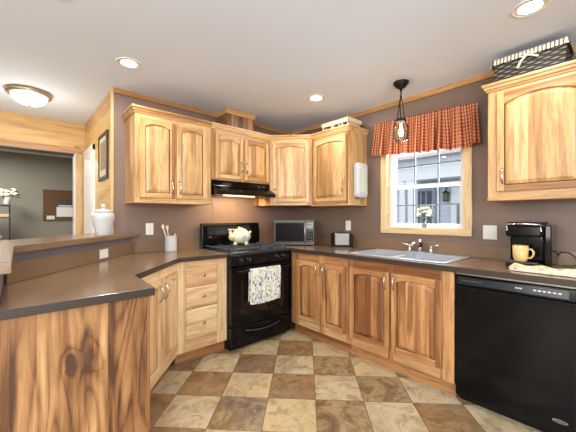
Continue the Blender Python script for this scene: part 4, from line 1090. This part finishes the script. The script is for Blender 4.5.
# flush mount
fm = thing('flush_ceiling_light', 'flush ceiling light with a glowing glass bowl at upper left', 'ceiling light', (-2.79, .62, CH))
obj('rim', MB().lathe([(.10, 0), (.165, -.002), (.172, -.018), (.168, -.034), (.150, -.040), (.14, -.03)], 'brass', (0, 0, 0), 48), fm)
obj('glass_bowl', MB().lathe([(.140, -.036), (.134, -.062), (.112, -.094), (.070, -.118), (.012, -.126)], 'flushglass', (0, 0, 0), 48), fm, label='glowing white glass bowl')
obj('finial', MB().lathe([(.014, -.124), (.015, -.131), (.008, -.138), (.010, -.146), (.003, -.154)], 'brass', (0, 0, 0), 20), fm)
l_ = bpy.data.lights.new('flush_lamp', 'POINT'); l_.energy = 8; l_.color = (1, .95, .86); l_.shadow_soft_size = .12
lo = bpy.data.objects.new('flush_lamp', l_); COL.objects.link(lo); lo.location = (-2.79, .62, CH - .45)

# ---------------------------------------------------------------- pictures and den
pc = thing('framed_picture', 'dark-framed picture on the knotty pine hall wall above the urn', 'picture', (-2.236, .32, 1.63), R(-90))
ff = MB(); fw, fh = .20, .455
ff.box(-fw, fw, -.018, 0, 0, .035, 'black_frame'); ff.box(-fw, fw, -.018, 0, fh - .035, fh, 'black_frame'); ff.box(-fw, -fw + .035, -.018, 0, .035, fh - .035, 'black_frame'); ff.box(fw - .035, fw, -.018, 0, .035, fh - .035, 'black_frame')
obj('frame', ff, pc, bevel=.003)
obj('mat_board', box(-fw + .035, fw - .035, -.010, -.002, .035, fh - .035, 'mat'), pc)
obj('print', box(-fw + .08, fw - .08, -.0115, -.0102, .10, fh - .08, 'print'), pc)

cbd = thing('cork_board', 'brown cork board with pinned papers on the grey den wall', 'board', (-2.27, 4.299, 1.49), 0)
obj('cork', box(-.245, .245, -.02, 0, -.30, .30, 'cork'), cbd, bevel=.003)
def paper(n, lb, x0, x1, z0, z1, mm, cat='paper'):
    tag(obj(n, box(-2.27 + x0, -2.27 + x1, 4.275, 4.2785, 1.49 + z0, 1.49 + z1, mm)), lb, cat)
paper('pinned_photo', 'dark photograph pinned at the top of the cork board', -.03, .19, .02, .12, 'photo', 'photo')
paper('pinned_paper', 'pale sheet pinned at the lower right of the cork board', -.04, .225, -.22, -.03, 'paper')
paper('pinned_card', 'white strip card pinned between photo and pale sheet', -.01, .20, -.018, .006, 'paper')
paper('pinned_note', 'small pale note at the lower left of the cork board', -.19, -.07, -.27, -.20, 'paper')

sh = thing('metal_shelf', 'dark metal shelf unit with tan shelves in the den at the left edge', 'shelf', (-3.20, 3.8, 0))
sx0, sx1, sy0, sy1 = -3.46, -2.965, 3.70, 3.95
for x in (sx0, sx1 - .02):
    for y in (sy0, sy1 - .02): obj('post', box(x, x + .02, y, y + .02, 0, 1.445, 'darkmetal'), sh, world=True)
for z in (.40, .86, 1.27): obj('shelf_board', box(sx0 + .02, sx1 - .02, sy0 + .005, sy1 - .005, z, z + .045 if z > 1 else z + .02, 'shelfwood'), sh, world=True)
obj('top_board', box(sx0, sx1, sy0, sy1, 1.446, 1.465, 'darkmetal'), sh, world=True)
rl = MB()
for z in (.39, .85, 1.26): rl.box(sx0 + .02, sx1 - .02, sy0 + .001, sy0 + .015, z - .012, z + .0, 'darkmetal')
obj('rails', rl, sh, world=True)
tag(obj('den_vase', MB().lathe([(.04, 0), (.048, .02), (.050, .12), (.044, .13), (.04, .12), (.03, .02)], 'ceramic', (-3.01, 3.80, 1.4655), 28)), 'white vase of flowers on top of the den shelf', 'vase')
fb_ = thing('flower_bouquet', 'bouquet of cream roses with green leaves in the den vase', 'flowers', (-3.01, 3.80, 1.50))
rs = random.Random(5); pt = MB(); lf = MB()
for k in range(13):
    a_ = rs.uniform(0, 2 * PI); r_ = rs.uniform(.02, .12); c_ = (r_ * math.cos(a_), r_ * .8 * math.sin(a_), .145 + rs.uniform(-.02, .08))
    pt.ball(c_, (.036, .034, .030), 'petal', 10, 8); pt.ball((c_[0], c_[1] - .01, c_[2] + .012), (.02, .02, .02), 'creamc', 8, 6)
for k in range(16):
    a_ = rs.uniform(0, 2 * PI); r_ = rs.uniform(.07, .15); lf.ball((r_ * math.cos(a_), r_ * .8 * math.sin(a_), .13 + rs.uniform(-.03, .10)), (.035, .015, .010), 'leaf', 8, 6, Matrix.Rotation(a_, 3, 'Z'))
st_ = MB()
for k in range(5): st_.tube([(0, 0, .0), (.02 * math.cos(k * 1.3), .02 * math.sin(k * 1.3), .13)], .003, 'leaf', 6)
obj('blossoms', pt, fb_); obj('leaves', lf, fb_); obj('stems', st_, fb_)
tag(obj('small_bowl', MB().lathe([(.03, 0), (.055, .03), (.062, .07), (.058, .07), (.03, .01)], 'ceramic', (-3.13, 3.82, .8805), 24)), 'white bowl on the lower den shelf', 'bowl')

# ---------------------------------------------------------------- outside the window
struct('ground', box(.2, 14, -12, 14, -.45, -.40, 'wash'))
nh = thing('neighbour_house', 'white and blue-grey house with a columned porch seen through the kitchen window', 'house', (5.2, 0, -.4))
def no(n, m, **k): return obj(n, m, nh, world=True, **k)
no('wall', MB().box(5.2, 5.35, -6, 1.3, -.4, 2.6, 'siding').box(4.4, 5.2, -6, -.24, -.4, 2.6, 'siding').box(4.2, 4.35, .62, 6, -.4, 2.6, 'siding'))
no('porch_beam', MB().box(3.85, 4.15, -6, .62, 2.10, 2.42, 'extwhite').box(3.75, 4.2, -6, 6, 2.42, 2.58, 'extblue'))
no('porch_ceiling', box(4.15, 5.2, -6, 1.3, 2.40, 2.44, 'extblue'))
no('porch_deck', box(3.9, 5.2, -6, 1.3, -.4, -.1, 'extblue'))
for y, w_ in ((.45, .065), (.22, .085)): no('porch_column', MB().box(3.95 - w_ + .05, 3.95 + w_ + .05, y - w_, y + w_, -.1, 2.10, 'extwhite').box(3.86, 4.14, y - w_ - .03, y + w_ + .03, 1.98, 2.10, 'extwhite').box(3.86, 4.14, y - w_ - .03, y + w_ + .03, -.1, .08, 'extwhite'), bevel=.01)
wm = no('window', MB().box(5.14, 5.2, .20, .74, .6, 2.02, 'extwhite'))
obj('pane', box(5.12, 5.139, .27, .67, .68, 1.94, 'extdark'), wm, world=True)
gm = MB()
for y in (.40, .54): gm.box(5.10, 5.119, y - .015, y + .015, .62, 1.92, 'extwhite')
for z in (1.05, 1.48): gm.box(5.10, 5.119, .27, .67, z - .015, z + .015, 'extwhite')
obj('pane_grid', gm, wm, world=True)
dm = no('porch_door', MB().box(4.33, 4.4, -1.30, -.50, -.1, 1.98, 'extwhite')); obj('door_glass', box(4.31, 4.329, -1.18, -.62, .6, 1.55, 'extdark'), dm, world=True)
rf = MB(); rf.prism([(3.6, 2.55), (3.6, 2.62), (8.0, 4.5), (8.0, 4.4)], -6, 6, 'shingle', 'y'); 
no('roof', rf)
ln_ = thing('wall_lantern', 'dark lantern on the neighbouring porch wall seen through the window', 'lantern', (4.33, -.39, 1.62))
obj('cage', MB().box(-.05, .05, -.05, .05, 0, .02, 'bronze').box(-.05, -.04, -.05, -.04, .02, .18, 'bronze').box(.04, .05, -.05, -.04, .02, .18, 'bronze').box(-.05, -.04, .04, .05, .02, .18, 'bronze').box(.04, .05, .04, .05, .02, .18, 'bronze').prism([(-.07, -.07), (.07, -.07), (.07, .07), (-.07, .07)], .18, .25, 'bronze', 'z', top=[(-.01, -.01), (.01, -.01), (.01, .01), (-.01, .01)]), ln_)
obj('lantern_glass', box(-.038, .038, -.038, .038, .021, .178, 'jarglass'), ln_)
obj('bracket', MB().tube([(0, 0, .25), (0, 0, .29), (.04, 0, .31), (.069, 0, .28)], .01, 'bronze', 8), ln_)
